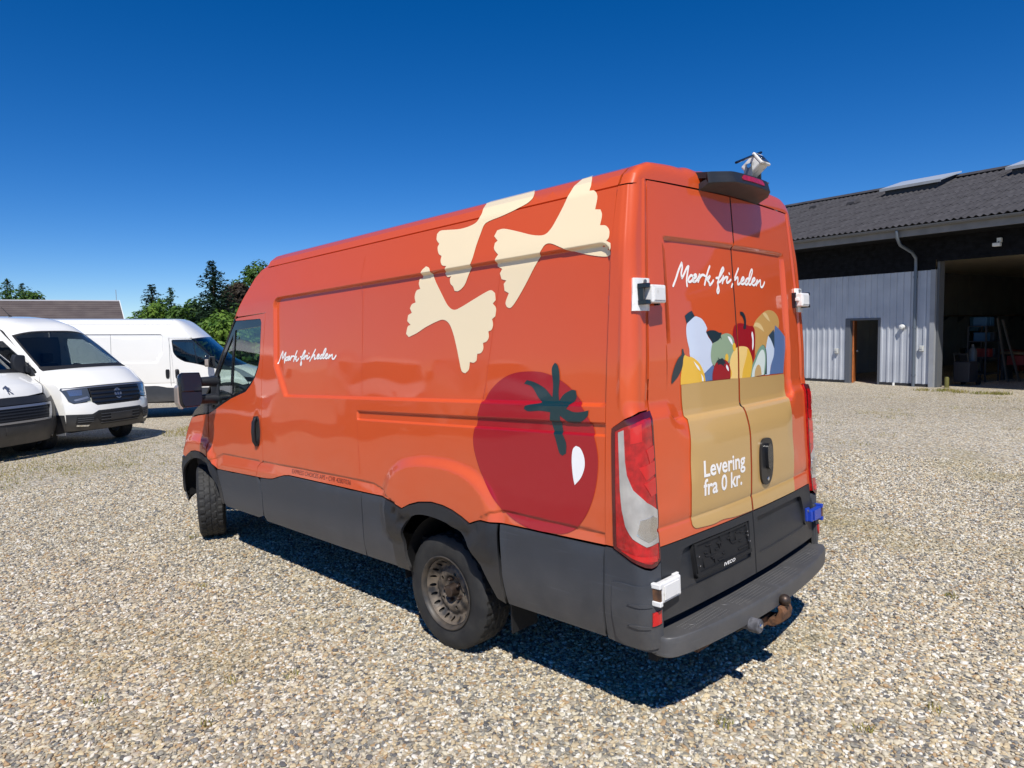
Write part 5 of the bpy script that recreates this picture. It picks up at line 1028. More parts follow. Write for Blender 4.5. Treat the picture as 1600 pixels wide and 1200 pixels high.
# ---------------------------------------------------------------- workshop on the right
BD = np.array([.21,.978,0]); BD = BD/np.linalg.norm(BD); BN = np.array([-BD[1],BD[0],0]); B0 = np.array([19.809,4.299,-.02])
BM = Matrix(((BD[0],-BN[0],0,B0[0]),(BD[1],-BN[1],0,B0[1]),(0,0,1,B0[2]),(0,0,0,1)))     # local: x along the front (to the left), y into the building, z up
def workshop():
    W = empty('workshop', label='long grey metal clad workshop with dark corrugated roof and wide open gate', cat='building'); W.matrix_world = BM
    SHEET = mat('grey_steel_sheet', lin((196,199,203)), rough=.4, metal=.1, var=.08, vscale=1.2, col2=lin((176,180,186)), rvar=.08)
    BOARD = mat('black_stained_board', (.006,.0065,.008), rough=.8, var=.5, vscale=6, bump=.2, bscale=50, spec=.2)
    ROOF = mat('dark_fibre_cement', lin((72,70,72)), rough=.8, col2=lin((52,50,52)), vscale=2.5, bump=.15, bscale=80)
    TRIM = mat('grey_trim', lin((150,152,154)), rough=.5, var=.06)
    FASC = mat('fascia_board', lin((128,126,122)), rough=.7, var=.12, vscale=3)
    CONC = mat('concrete', lin((150,144,134)), rough=.9, var=.15, vscale=6, bump=.2, bscale=70)
    INNER = mat('inner_wall_panel', lin((150,148,142)), rough=.8, var=.08, vscale=1.5)
    XL, XR = 11.0, -17.0
    # cladding sheets with trapezoid ribs, one object per sheet
    def ribs(x0, x1, z0, z1, share={}):
        n = max(1, int(round((x1-x0)/.2))); p = (x1-x0)/n; prof_ = []
        for i in range(n):
            a = x0+i*p; prof_ += [(a,0),(a+p*.60,0),(a+p*.68,-.028),(a+p*.92,-.028)]
        prof_.append((x1,0)); b = MB(); k = len(prof_); b.add([(x,y,z0) for x,y in prof_]+[(x,y,z1) for x,y in prof_], [(i,i+1,k+i+1,k+i) for i in range(k-1)]); return b
    wall = empty('front_wall'); wall.parent = W
    me = ribs(0,1,.10,3.375).mesh('cladding_sheet'); me.materials.append(SHEET)
    x = .60
    while x < XL-.01:
        o = bpy.data.objects.new('cladding_sheet', me); COL.objects.link(o); o.parent = wall; o.location = (x,0,0); x += 1.0
    ribs(-.515,.60,2.055,3.375).build('cladding_sheet', SHEET, wall); ribs(-1.32,-.515,.10,3.375).build('cladding_sheet', SHEET, wall); ribs(-1.98,-1.32,.10,3.375).build('cladding_sheet', SHEET, wall)
    # black boards above, laid across
    for i in range(7):
        z0 = 3.385+i*.136; b = MB(); b.prism([(0,z0),(-.022,z0),(-.012,z0+.142),(0,z0+.142)], XR, XL, lambda u,v,h: (h,u,v))
        b.build('board', BOARD, wall) if z0 > 3.6 else MB().prism([(0,z0),(-.022,z0),(-.012,z0+.142),(0,z0+.142)], -2.07, XL, lambda u,v,h: (h,u,v)).build('board', BOARD, wall)
    b = MB(); b.box((-.5,.02,.0),(.0,.10,.10)); 
    b = MB(); b.box((XL,.01,-.2),(-1.98,.09,.10)) if False else b.box((.60,-.02,-.25),(XL,.09,.105)); b.box((-1.98,-.02,-.25),(-.515,.09,.105)); b.build('plinth', mat('black_plinth',(.03,.03,.032),rough=.8), wall)
    b = MB(); b.box((.60,.03,.1),(XL,.12,4.3)); b.box((-1.98,.03,.1),(-.515,.12,4.3)); b.box((-.515,.03,2.05),(.6,.12,4.3)); b.box((XR,.03,3.67),(-1.98,.12,4.3)); b.box((XR,.03,-.2),(-8.2,.12,4.3)); b.build('wall_core', BOARD, wall)
    b = MB(); b.prism([(0,-.05),(-2.0,-.05),(-2.0,.03),(-2.10,.03),(-2.10,-.07),(0,-.07)][2:5]+[(-1.97,-.075),(-1.97,.03)], 0, 3.38, lambda u,v,h: (u,v,h)); b.build('gate_jamb', TRIM, wall)
    b = MB(); b.box((-2.16,.03,0),(-2.10,.32,3.67)); b.build('jamb_lining', mat('jamb_dark',lin((96,98,100)),rough=.6), wall)
    b = MB(); b.box((-8.2,-.03,3.60),(-2.10,.03,3.68)); b.build('gate_lintel', BOARD, wall)
    b = MB(); b.box((-8.3,-.45,-.2),(-2.0,.4,.015)); b.build('gate_sill', CONC, wall)
    # doorway
    d = empty('doorway'); d.parent = W
    DF = mat('door_frame_grey', lin((92,96,102)), rough=.5)
    for a, c in (((.44,-.03,.0),(.60,.12,2.05)),((-.515,-.03,.0),(-.45,.12,2.05)),((-.45,-.03,1.99),(.44,.12,2.05))):
        b = MB(); b.box(a,c); b.build('door_frame', DF, d, bevel=.004)
    b = MB(); b.box((-.52,-.10,-.2),(.60,.14,.015)); b.build('threshold', CONC, d)
    b = MB(); Ml = Matrix.Translation((.42,.08,0)) @ Matrix.Rotation(math.atan2(-.42,.9),4,'Z'); b.box((-.045,0,.02),(0,.86,1.98), Ml); dl = b.build('door_leaf', mat('varnished_wood', lin((168,96,44)), rough=.5, var=.2, vscale=9), d)
    b = MB(); b.tube([tuple(Ml @ Vector(p)) for p in ((-.045,.78,1.0),(-.10,.78,1.0),(-.10,.66,1.0))], .011, 8); b.build('door_handle', CHROME, dl)
    # roof: overlapping corrugated sheets, one object each
    ez, eo, rz, ry_ = 4.60, -1.06, 6.78, 5.0; sl = math.atan2(rz-ez, ry_-eo); ln = math.hypot(rz-ez, ry_-eo)
    rf = empty('roof'); rf.parent = W
    rows = 7; rl = ln/rows; seg = 54; wd = 1.062
    vs_ = []
    for i in range(seg+1):
        x = wd*1.06*i/seg; h = .026*math.cos(2*math.pi*x/.177)
        vs_.append((x, -.10, h-.0)); 
    b = MB(); k = seg+1
    top = [(x,-.06,h+.012) for x,_,h in vs_] + [(x,rl+.02,h) for x,_,h in vs_]; bot = [(x,-.06,h+.002) for x,_,h in vs_]
    b.add(top+bot, [(i,i+1,k+i+1,k+i) for i in range(seg)] + [(i,2*k+i,2*k+i+1,i+1) for i in range(seg)]); rme = b.mesh('roof_sheet', 60); rme.materials.append(ROOF)
    n = int((XL-XR)/wd)
    for r_ in range(rows):
        for c in range(n):
            o = bpy.data.objects.new('roof_sheet', rme); COL.objects.link(o); o.parent = rf; o.rotation_euler = (sl,0,0)
            o.location = (XR+c*wd, eo+math.cos(sl)*rl*r_, ez+math.sin(sl)*rl*r_+.004*((c*7+r_*3)%3))
    b = MB(); b.prism([(ry_-.25,rz-.02),(ry_,rz+.10),(ry_+.25,rz-.02),(ry_,rz+.05)], XR, XL, lambda u,v,h: (h,u,v)); b.build('ridge_cap', ROOF, rf)
    b = MB(); b.add([(XR,ry_,rz),(XL,ry_,rz),(XL,2*ry_-eo,ez),(XR,2*ry_-eo,ez)], [(0,1,2,3)]); b.build('far_slope', ROOF, rf)
    b = MB(); b.box((XR,-1.02,4.285),(XL,-.985,4.555)); b.build('fascia', FASC, rf)
    b = MB(); b.box((XR,-.985,4.285),(XL,.02,4.30)); b.build('soffit', BOARD, rf)
    b = MB(); pts = [(math.cos(t)*.07, math.sin(t)*.07) for t in np.linspace(math.pi,2*math.pi,9)]
    b.prism([(p,q) for p,q in pts]+[(p*.9,q*.9+.004) for p,q in reversed(pts)], XR, XL, lambda u,v,h: (h,-1.10+u,4.54+v)); b.build('gutter', mat('gutter_grey', lin((96,98,100)), rough=.5), rf, 40)
    dp = empty('downpipe'); dp.parent = W; ZN = mat('zinc', lin((112,120,128)), rough=.45, metal=.5)
    b = MB(); b.tube([(-1.52,-1.10,4.47),(-1.52,-1.10,4.30),(-1.53,-.92,4.08),(-1.55,-.30,3.90),(-1.56,-.10,3.74),(-1.56,-.09,3.55),(-1.56,-.09,.02)], .045, 12); b.build('pipe', ZN, dp, 50)
    for z in (.35,1.75,3.2):
        b = MB(); b.lathe([(z-.03,.050),(z-.03,.056),(z+.03,.056),(z+.03,.050)], 12, 'z', (-1.56,-.09,0)); b.build('pipe_clip', ZN, dp)
    # roof lights on the ridge
    for x0, x1 in ((-.30,1.45),(-7.6,-2.45)):
        s = empty('ridge_skylight'); s.parent = W
        b = MB(); b.prism([(3.7,6.28),(5.0,6.74),(5.0,6.92),(3.7,6.56)], x0, x1, lambda u,v,h: (h,u,v)); b.build('kerb', mat('skylight_kerb', lin((60,60,62)), rough=.6), s)
        b = MB(); b.prism([(3.6,6.53),(5.05,6.93),(5.05,6.98),(3.6,6.58)], x0-.12, x1+.12, lambda u,v,h: (h,u,v)); b.build('glazing', mat('white_polycarbonate', lin((178,184,190)), rough=.3), s)
        b = MB(); b.box((x0-.14,3.57,6.48),(x1+.14,3.60,6.57)); b.build('rim', TRIM, s)
    for x, f in ((4.2,.80),(6.3,.62),(2.4,.72)):
        b = MB(); cy, cz = eo+(ry_-eo)*f, ez+(rz-ez)*f; b.prism([(-.18,0),(-.12,.10),(.12,.10),(.18,0)], cy-.15, cy+.25, lambda u,v,h: (x+u,h,cz+.02+v+(h-cy)*.36)); b.build('roof_vent', ROOF, rf, bevel=.01)
    # fittings on the wall
    b = MB(); b.lathe([(0,.07),(-.05,.075),(-.11,.065),(-.13,.0)], 16, 'y', (-1.20,-.03,1.77)); b.box((-1.24,-.02,1.70),(-1.16,.01,1.84)); b.build('wall_lamp', mat('lamp_white', lin((228,228,222)), rough=.4), W, 40)
    for x, z in ((.87,1.03),(-1.76,1.14)):
        b = MB(); b.box((x-.05,-.10,z-.08),(x+.05,-.02,z+.08)); bx = b.build('socket_box', mat('box_grey', lin((196,196,190)), rough=.5), W, bevel=.008)
        b = MB(); b.box((x-.035,-.112,z-.02),(x+.035,-.10,z+.06)); b.build('socket_lid', MATS['box_grey'], bx, bevel=.004)
    fl = empty('floodlight', (-3.68,-.05,4.02)); fl.parent = W
    b = MB(); b.box((-.05,-.06,-.06),(.05,.04,.06)); b.build('mount', MATS['lamp_white'], fl, bevel=.006)
    b = MB(); b.box((-.09,-.22,-.17),(.09,-.10,-.08)); b.build('lamp_head', MATS['lamp_white'], fl, bevel=.01)
    b = MB(); b.tube([(0,-.05,-.05),(0,-.14,-.10)], .02, 8); b.build('arm', BLACK, fl)
    b = MB(); b.tube([(-.97,-.06,-.15),(-.97,-.06,.10)], .035, 10); b.build('vent_pipe', MATS['lamp_white'], W)
    # inside: floor, walls, ceiling
    b = MB(); b.box((-13,.1,-.3),(4,24,.0)); b.build('workshop_floor', CONC, W)
    for i in range(17):
        b = MB(); b.box((-13+i,23.4,0),(-12+i-.012,23.5,3.92)); b.build('wall_panel', INNER, W)
    for i in range(20):
        b = MB(); b.box((2.60,.3+i*1.15,0),(2.68,.3+(i+1)*1.15-.015,3.92)); b.build('wall_panel', INNER, W)
    b = MB(); b.box((-13,.12,3.92),(4,24,4.0)); b.build('ceiling', mat('ceiling_board', lin((236,222,192)), rough=.85, var=.05), W)
    b = MB(); b.box((-13.1,.1,-.2),(-13,24,4)); b.box((4,.1,-.2),(4.1,24,4)); b.build('end_wall', INNER, W)
    return W
WORK = workshop()
def inb(name, x, y, z, rz=0, **k):
    o = empty(name, label=k.get('label'), cat=k.get('cat'), group=k.get('group')); o.matrix_world = BM @ Matrix.Translation((x,y,z)) @ Matrix.Rotation(rz,4,'Z'); return o
def workshop_things():
    OAK = mat('shelf_wood', lin((120,96,66)), rough=.7, var=.2, vscale=8); GREY = mat('tool_grey', (.04,.042,.045), rough=.5); RED = mat('tool_red', (.22,.02,.015), rough=.5); BL = mat('drum_blue', (.015,.05,.10), rough=.5); LB = mat('box_light_blue', (.035,.10,.17), rough=.5)
    # shelves on the side wall seen through the gate
    for i, (y, l) in enumerate(((11.1,'wooden wall shelf nearest the gate inside the workshop'),(14.2,'wooden wall shelf in the middle of the workshop side wall'),(17.5,'wooden wall shelf deepest inside the workshop'))):
        o = inb('wall_shelf', 2.58, y, 2.10, label=l, cat='shelf', group='shelves on the workshop wall')
        b = MB(); b.box((-.40,-1.15,0),(0,1.15,.045)); b.build('shelf_board', OAK, o)
        for q in (-.7,.7): b = MB(); b.prism([(0,0),(-.30,0),(0,-.28)], q-.015, q+.015, lambda u,v,h: (u,h,v)); b.build('bracket', GREY, o)
    o = inb('tool_board', 2.585, 13.6, .75, label='dark tool board with hand tools on the workshop wall', cat='tool board')
    b = MB(); b.box((-.02,-.6,0),(0,.6,.75)); b.build('board', GREY, o)
    for i in range(7):
        b = MB(); b.box((-.04,-.5+i*.16,.2),(-.022,-.47+i*.16,.6)); b.box((-.045,-.53+i*.16,.55),(-.022,-.44+i*.16,.63)); b.build('hand_tool', mat('tool_metal',(.3,.3,.31),rough=.35,metal=.8) if i%2 else RED, o)
    o = inb('parts_cabinet', -2.05, 3.1, 0, label='pale blue boxes on a dark parts rack inside the workshop', cat='rack')
    b = MB()
    for q in (-.45,.45):
        for p in (-.28,.22): b = MB(); b.box((p,q,0),(p+.04,q+.04,1.75)); b.build('upright', GREY, o)
    for k_, z in enumerate((.25,.75,1.25,1.72)):
        b = MB(); b.box((-.28,-.45,z),(.26,.49,z+.03)); b.build('shelf_board', GREY, o)
    for q, z, m in ((-.35,1.75,LB),(-.05,1.75,LB),(.2,1.28,GREY),(-.3,1.28,LB),(-.1,.78,RED),(.25,.78,GREY)):
        b = MB(); b.box((-.22,q,z),(.15,q+.24,z+.26)); b.build('storage_box', m, o, bevel=.01)
    for i, (y, m, l) in enumerate(((6.9,BL,'dark blue oil drum on the workshop floor'),(7.6,mat('drum_black',(.02,.02,.022),rough=.5),'black oil drum behind the dark blue one'))):
        o = inb('oil_drum', -.2 if y < 7 else .3, y, 0, label=l, cat='drum')
        b = MB(); b.lathe([(0,.0),(0,.285),(.02,.29),(.28,.285),(.29,.295),(.31,.295),(.32,.285),(.58,.285),(.59,.295),(.61,.295),(.62,.285),(.86,.29),(.88,.28),(.86,.27),(.86,0)], 24, 'z'); b.build('drum_body', m, o, 40)
        b = MB(); b.lathe([(.86,.03),(.885,.03),(.885,0)], 10, 'z', (.15,0,0)); b.build('bung', GREY, o)
    for i, (y, t, l) in enumerate(((3.9,.16,'timber plank leaning steeply beside the parts rack'),(4.2,.26,'timber plank leaning at a wider angle beside the parts rack'))):
        o = inb('leaning_plank', -2.35, y-.6, 0, label=l, cat='plank'); b = MB(); M = Matrix.Rotation(-t,4,'Y') @ Matrix.Rotation(.0,4,'X'); b.box((-.30*0-.0,-.06,.0),(.03,.06,2.0), Matrix.Translation((-.55 if t > .2 else -.34,0,0)) @ Matrix.Rotation(t,4,'Y')); b.build('plank', mat('pale_timber', lin((92,84,74)), rough=.7, var=.1), o)
    o = inb('workbench', -3.9, 4.3, 0, label='long workbench with red drawers standing inside the wide gate', cat='workbench')
    b = MB(); b.box((-1.8,-.4,.84),(1.8,.4,.90)); b.build('bench_top', OAK, o)
    for q in (-1.7,-.6,.5,1.6): b = MB(); b.box((q,-.35,0),(q+.08,.35,.84)); b.build('leg', GREY, o)
    for q in (-1.5,-.4,.7): b = MB(); b.box((q,-.41,.5),(q+.8,.3,.80)); b.build('drawer', RED, o, bevel=.01)
    o = inb('tool_trolley', -1.2, 7.6, 0, .3, label='red tool trolley standing on the workshop floor', cat='trolley')
    b = MB(); b.box((-.35,-.25,.12),(.35,.25,.85)); b.build('cabinet', RED, o, bevel=.012)
    for k_ in range(5): b = MB(); b.box((-.32,-.27,.16+k_*.135),(.32,-.25,.28+k_*.135)); b.build('drawer', mat('drawer_dark',(.05,.05,.055),rough=.4), o, bevel=.004)
    for p in (-.28,.28):
        for q in (-.2,.2): b = MB(); b.lathe([(-.02,0),(-.02,.06),(.02,.06),(.02,0)], 14, 'x', (p,q,.06)); b.build('castor', BLACK, o)
    o = inb('air_compressor', -1.0, 4.6, 0, label='grey air compressor with round tank on the floor inside the gate', cat='compressor')
    b = MB(); b.lathe([(-.5,0),(-.48,.12),(-.42,.2),(.42,.2),(.48,.12),(.5,0)], 22, 'y', (0,0,.36)); b.build('tank', mat('compressor_paint',(.22,.24,.22),rough=.4), o, 40)
    b = MB(); b.box((-.15,-.3,.56),(.15,.05,.82)); b.build('motor', GREY, o, bevel=.02); b = MB(); b.lathe([(-.02,.16),(.02,.16)], 20, 'x', (.17,-.1,.70), True); b.build('flywheel', BLACK, o)
    for q in (-.3,.3):
        b = MB(); b.box((-.15,q-.02,0),(.15,q+.02,.2)); b.build('foot', GREY, o)
    o = inb('wall_cabinet', 2.58, 13.2, 1.45, label='pale blue cabinet hanging on the workshop wall below the shelves', cat='cabinet')
    b = MB(); b.box((-.35,-.32,0),(0,.32,.62)); b.build('cabinet_body', mat('cabinet_blue',(.12,.30,.42),rough=.5), o, bevel=.01)
    for q in (-.155,.155): b = MB(); b.box((-.365,q-.15,.02),(-.352,q+.15,.60)); b.build('cabinet_door', MATS['cabinet_blue'], o, bevel=.004)
    o = inb('welding_set', -2.35, 1.35, 0, label='dark machine with a tall gas bottle just inside the gate', cat='machine')
    b = MB(); b.box((-.22,-.3,.12),(.22,.25,.72)); b.build('machine_case', mat('case_dark',(.03,.03,.034),rough=.5), o, bevel=.02)
    b = MB(); b.lathe([(.1,.0),(.1,.11),(1.0,.11),(1.08,.08),(1.13,.035),(1.22,.035),(1.22,0)], 18, 'z', (0,.38,0)); b.build('gas_bottle', mat('bottle_grey',(.09,.09,.085),rough=.45), o, 40)
    b = MB(); b.tube([(-.18,-.3,.75),(-.18,-.38,.95),(.18,-.38,.95),(.18,-.3,.75)], .014, 8); b.build('push_handle', GREY, o)
    for p in (-.2,.2): b = MB(); b.lathe([(-.025,0),(-.025,.12),(.025,.12),(.025,0)], 16, 'x', (p,.3,.12)); b.build('castor', BLACK, o)
    o = inb('gate_bollard', -2.36, .18, 0, label='short yellow green bollard at the gate jamb', cat='bollard')
    b = MB(); b.lathe([(0,.06),(.28,.06),(.32,.045),(.33,0)], 16, 'z'); b.build('post', mat('bollard_yellow', lin((98,94,46)), rough=.6), o, 40)
    b = MB(); b.lathe([(0,.09),(.02,.09),(.02,.06)], 16, 'z'); b.build('foot_plate', GREY, o)
    # wheel standing inside the door
    o = inb('stored_tyre', -.25, .75, 0, .5, label='pale tub standing inside the open side door', cat='tub'); b = MB(); b.lathe([(0,0),(0,.10),(.22,.13),(.24,.14),(.22,.12),(.02,.09)], 18, 'z'); b.build('tub_body', MATS['box_grey'], o, 40); b = MB(); b.tube([(-.13,0,.22),(-.09,0,.32),(.09,0,.32),(.13,0,.22)], .006, 6); b.build('tub_handle', GREY, o); o.name = 'plastic_tub'
workshop_things()
# ---------------------------------------------------------------- far barn
def barn():
    o = empty('far_barn', label='low barn with brown tiled roof behind the white vans', cat='building')
    # right end seen at the corner, ridge runs to the left
    P = Vector((13.05,51.0,-.3)); ang = math.atan2(1.4,-6.2); o.matrix_world = Matrix.Translation(P) @ Matrix.Rotation(ang,4,'Z')
    RM = mat('brown_roof_tile', lin((98,88,84)), rough=.8, var=.15, vscale=1.2, col2=lin((84,74,72)), bump=.2, bscale=20); WM = mat('barn_wall', lin((150,144,134)), rough=.85, var=.1, vscale=1)
    Lx, w, ez, rz = 34, 5.0, 2.3, 4.72
    # local: x to the left along the ridge, y towards the camera
    b = MB(); b.box((.3,-w+.4,0),(Lx,w-.4,ez+.15)); b.prism([(-w+.4,ez+.15),(0,rz-.12),(w-.4,ez+.15)], .3, Lx, lambda u,v,h: (h,u,v)); b.build('wall', WM, o)
    rf = empty('roof'); rf.parent = o; n = 16
    for s in (-1,1):
        for i in range(n if s > 0 else 1):
            a, c = i/n, (i+1)/n
            if s < 0: a, c = 0, 1
            y0, z0, y1, z1 = s*(w-a*w), ez+(rz-ez)*a, s*(w-c*w), ez+(rz-ez)*c
            b = MB(); b.prism([(y0,z0+.03),(y1,z1),(y1,z1-.05),(y0,z0-.05)], 0, Lx, lambda u,v,h: (h,u,v)); b.build('tile_course', RM, rf)
    b = MB(); b.prism([(-.16,rz-.04),(0,rz+.035),(.16,rz-.04)], -.05, Lx, lambda u,v,h: (h,u,v)); b.build('ridge', mat('pale_ridge', lin((178,176,178)), rough=.6), rf)
    b = MB()
    for s in (-1,1): b.prism([(s*w,ez+.04),(0,rz+.04),(0,rz-.05),(s*w,ez-.05)], -.05, -.01, lambda u,v,h: (h,u,v))
    b.build('verge_board', mat('verge_white', lin((226,226,224)), rough=.6), o)
    b = MB(); b.tube([(.15,0,rz),(.15,0,rz+.75)], .02, 6); b.build('aerial_mast', mat('mast_grey',(.3,.3,.32),rough=.5), o)
barn()

# ---------------------------------------------------------------- trees
def leaf_mat(name, a, b_):
    if name in MATS: return MATS[name]
    m = bpy.data.materials.new(name); m.use_nodes = True; N = m.node_tree.nodes; L = m.node_tree.links; p = N['Principled BSDF']; p.inputs['Roughness'].default_value = .55; p.inputs['Specular IOR Level'].default_value = .25
    tc = N.new('ShaderNodeTexCoord'); no = N.new('ShaderNodeTexNoise'); no.inputs['Scale'].default_value = 1.6; no.inputs['Detail'].default_value = 6; L.new(tc.outputs['Object'], no.inputs['Vector'])
    rp = N.new('ShaderNodeValToRGB'); rp.color_ramp.elements[0].position = .35; rp.color_ramp.elements[1].position = .66; rp.color_ramp.elements[0].color = lin(a); rp.color_ramp.elements[1].color = lin(b_); L.new(no.outputs[0], rp.inputs[0]); L.new(rp.outputs[0], p.inputs['Base Color'])
    tr = N.new('ShaderNodeBsdfTranslucent'); L.new(rp.outputs[0], tr.inputs[0]); mx = N.new('ShaderNodeMixShader'); mx.inputs[0].default_value = .3; L.new(p.outputs[0], mx.inputs[1]); L.new(tr.outputs[0], mx.inputs[2]); L.new(mx.outputs[0], N['Material Output'].inputs[0])
    MATS[name] = m; return m
BARK = mat('bark', lin((86,72,58)), rough=.9, var=.3, vscale=8, bump=.5, bscale=25)
def leaf(V, F, c, nrm, s, rnd, asp=.55):
    a = nrm.cross(Vector((rnd.uniform(-1,1),rnd.uniform(-1,1),rnd.uniform(-1,1)))).normalized(); b = nrm.cross(a).normalized(); k = len(V)
    V += [c-a*s, c-b*s*asp, c+a*s, c+b*s*asp]; F.append((k,k+1,k+2,k+3))
def conifer(base, h, r, seed, label, lm, droop=.35, dens=1.):
    rnd = random.Random(seed); t = empty('conifer_tree', base, label=label, cat='tree', group='trees beyond the parked vans')
    b = MB(); b.tube([(0,0,0),(.05,0,h*.5),(0,.03,h*.98)], [h*.022,h*.013,h*.003], 8); b.build('trunk', BARK, t, 60)
    V = []; F = []; z = h*.04
    while z < h*.995:
        f = 1-z/h; rad = r*(f**.80)*(1+.10*math.sin(z*5)) + .04*r
        n = int(5+7*f)
        for i in range(n):
            a = rnd.uniform(0,6.283); ln = rad*rnd.uniform(.62,1.13)
            m = max(3, int(ln/.13*dens))
            for j in range(m):
                q = (j+rnd.random())/m; d = q*ln
                c = Vector((math.cos(a)*d, math.sin(a)*d, z - droop*ln*q**1.4 + .16*ln*max(0,q-.75)*2 + rnd.uniform(-.06,.06)))
                for _ in range(2):
                    o = Vector((rnd.uniform(-1,1),rnd.uniform(-1,1),rnd.uniform(-.8,.4)))*(.07+.16*(1-q)*rad*.5)
                    leaf(V, F, c+o, Vector((rnd.uniform(-.7,.7),rnd.uniform(-.7,.7),1)).normalized(), rnd.uniform(.09,.19)*(.7+.03*h), rnd, .38)
        z += h*.022*rnd.uniform(.7,1.3)
    b = MB(); b.v = [tuple(v) for v in V]; b.f = F; me = bpy.data.meshes.new('crown'); me.from_pydata(b.v, [], F); link('crown', me, lm, t); return t
def broadleaf(base, h, r, seed, label, lm, n=5200, low=.12, size=.16):
    rnd = random.Random(seed); t = empty('leafy_tree', base, label=label, cat='tree', group='trees beyond the parked vans')
    b = MB(); b.tube([(0,0,0),(.1,.05,h*.3),(0,0,h*.62)], [h*.03,h*.022,h*.008], 8)
    clumps = []
    for i in range(34):
        a = rnd.uniform(0,6.283); zz = rnd.uniform(low,.93); rr = r*math.sin(min(1,(zz-low+.12)/(1-low+.1))*math.pi)**.6*rnd.uniform(.35,.95); c = Vector((math.cos(a)*rr, math.sin(a)*rr, zz*h)); clumps.append((c, r*rnd.uniform(.24,.42)))
        if i < 12: b.tube([(0,0,h*.25+.3*c.z*.5),tuple(c*.55+Vector((0,0,c.z*.25))),tuple(c)], [h*.012,h*.007,h*.002], 5)
    b.build('trunk', BARK, t, 60); V = []; F = []
    for i in range(n):
        c, cr = rnd.choice(clumps); d = Vector((rnd.gauss(0,1),rnd.gauss(0,1),rnd.gauss(0,.85))).normalized(); p = c + d*cr*(rnd.random()**.35)
        if p.z < .1: continue
        leaf(V, F, p, (d+Vector((rnd.uniform(-.6,.6),rnd.uniform(-.6,.6),rnd.uniform(0,.9)))).normalized(), rnd.uniform(.6,1.3)*size, rnd, .6)
    me = bpy.data.meshes.new('crown'); me.from_pydata([tuple(v) for v in V], [], F); link('crown', me, lm, t); return t
DKC = leaf_mat('spruce_needles', (26,44,36), (58,82,58)); MDC = leaf_mat('fir_needles', (40,66,40), (82,112,66)); LGT = leaf_mat('light_leaves', (62,96,34), (122,150,60)); MID = leaf_mat('mid_leaves', (44,74,30), (90,120,50)); COP = leaf_mat('copper_leaves', (44,36,32), (78,66,50))
CW = Vector((-3.609,-3.156,1.905))
def at(px, py, D):
    """point D metres out on the bearing of a place in the photograph, used to set things out"""
    d = _f*1105.83 + _r*(px-800) - _u*(py-600); d = d/math.hypot(d.x,d.y); return CW + d*D
GZ = -.3
def tr_at(fn, px, top, D, r, *a, **k):
    p = at(px, top, D); return fn((p.x,p.y,GZ), p.z-GZ, r, *a, **k)
tr_at(conifer, 331, 406, 44, 3.3, 11, 'tall pointed spruce rising above all its neighbours', DKC, dens=1.5)
tr_at(conifer, 236, 442, 58, 3.2, 12, 'dark spruce behind the light green bush left of the tall spruce', DKC, dens=1.3)
tr_at(conifer, 266, 449, 62, 2.8, 13, 'green fir just left of the tall spruce', MDC, dens=1.1)
tr_at(broadleaf, 256, 468, 47, 2.3, 14, 'light green leafy tree standing in front of two dark conifers', LGT, 7500, size=.13)
tr_at(broadleaf, 294, 474, 46, 1.7, 15, 'small mid green tree at the foot of the tall spruce', MID, 5500, size=.13)
tr_at(broadleaf, 374, 438, 55, 2.3, 16, 'copper brown tree between the tall spruce and the orange van', COP, 8000, size=.13)
tr_at(broadleaf, 412, 417, 60, 3.0, 17, 'tall green tree rising right behind the cab of the orange van', MID, 8500, size=.14)
tr_at(broadleaf, 352, 492, 40, 1.7, 18, 'bright green bush above the white van bonnet', LGT, 6000, size=.12)
tr_at(broadleaf, 398, 482, 42, 2.6, 19, 'leafy green tree seen through the cab window of the orange van', MID, 7000, size=.13)
tr_at(broadleaf, 455, 470, 50, 3.0, 20, 'leafy tree hidden behind the load space of the orange van', MID, 3500)
tr_at(conifer, 10, 436, 75, 4.2, 21, 'fir with layered branches behind the barn at the left edge', MDC)
tr_at(conifer, 34, 442, 78, 3.2, 22, 'thin topped fir behind the barn beside the layered one', MDC, dens=.6)
tr_at(broadleaf, 36, 453, 72, 2.4, 23, 'round dark green tree behind the barn ridge', MID, 3500)
# low hedge closing the view between the trees
def hedge():
    rnd = random.Random(9); t = empty('hedge', at(330,560,50), label='dense green hedge running behind the parked vans', cat='hedge'); t.location.z = GZ
    d = Vector((.92,-.39,0)); V = []; F = []
    for i in range(20000):
        s = rnd.uniform(-3,22); z = rnd.random()**.7*(2.9+.5*math.sin(s*1.3)+.3*math.sin(s*3.1)); p = d*s + Vector((.39,.92,0))*rnd.uniform(-.8,.8) + Vector((0,0,z))
        leaf(V, F, p, Vector((rnd.uniform(-1,.5),rnd.uniform(-1.3,.3),rnd.uniform(-.1,1))).normalized(), rnd.uniform(.09,.18), rnd, .6)
    me = bpy.data.meshes.new('foliage'); me.from_pydata([tuple(v) for v in V], [], F); link('foliage', me, MID, t)
    b = MB()
    for s in range(-2,22,2): q = d*s; b.tube([(q.x,q.y,0),(q.x,q.y,1.6)], [.05,.02], 6)
    tag(b.build('stems', BARK, t), kind='stuff')
hedge()
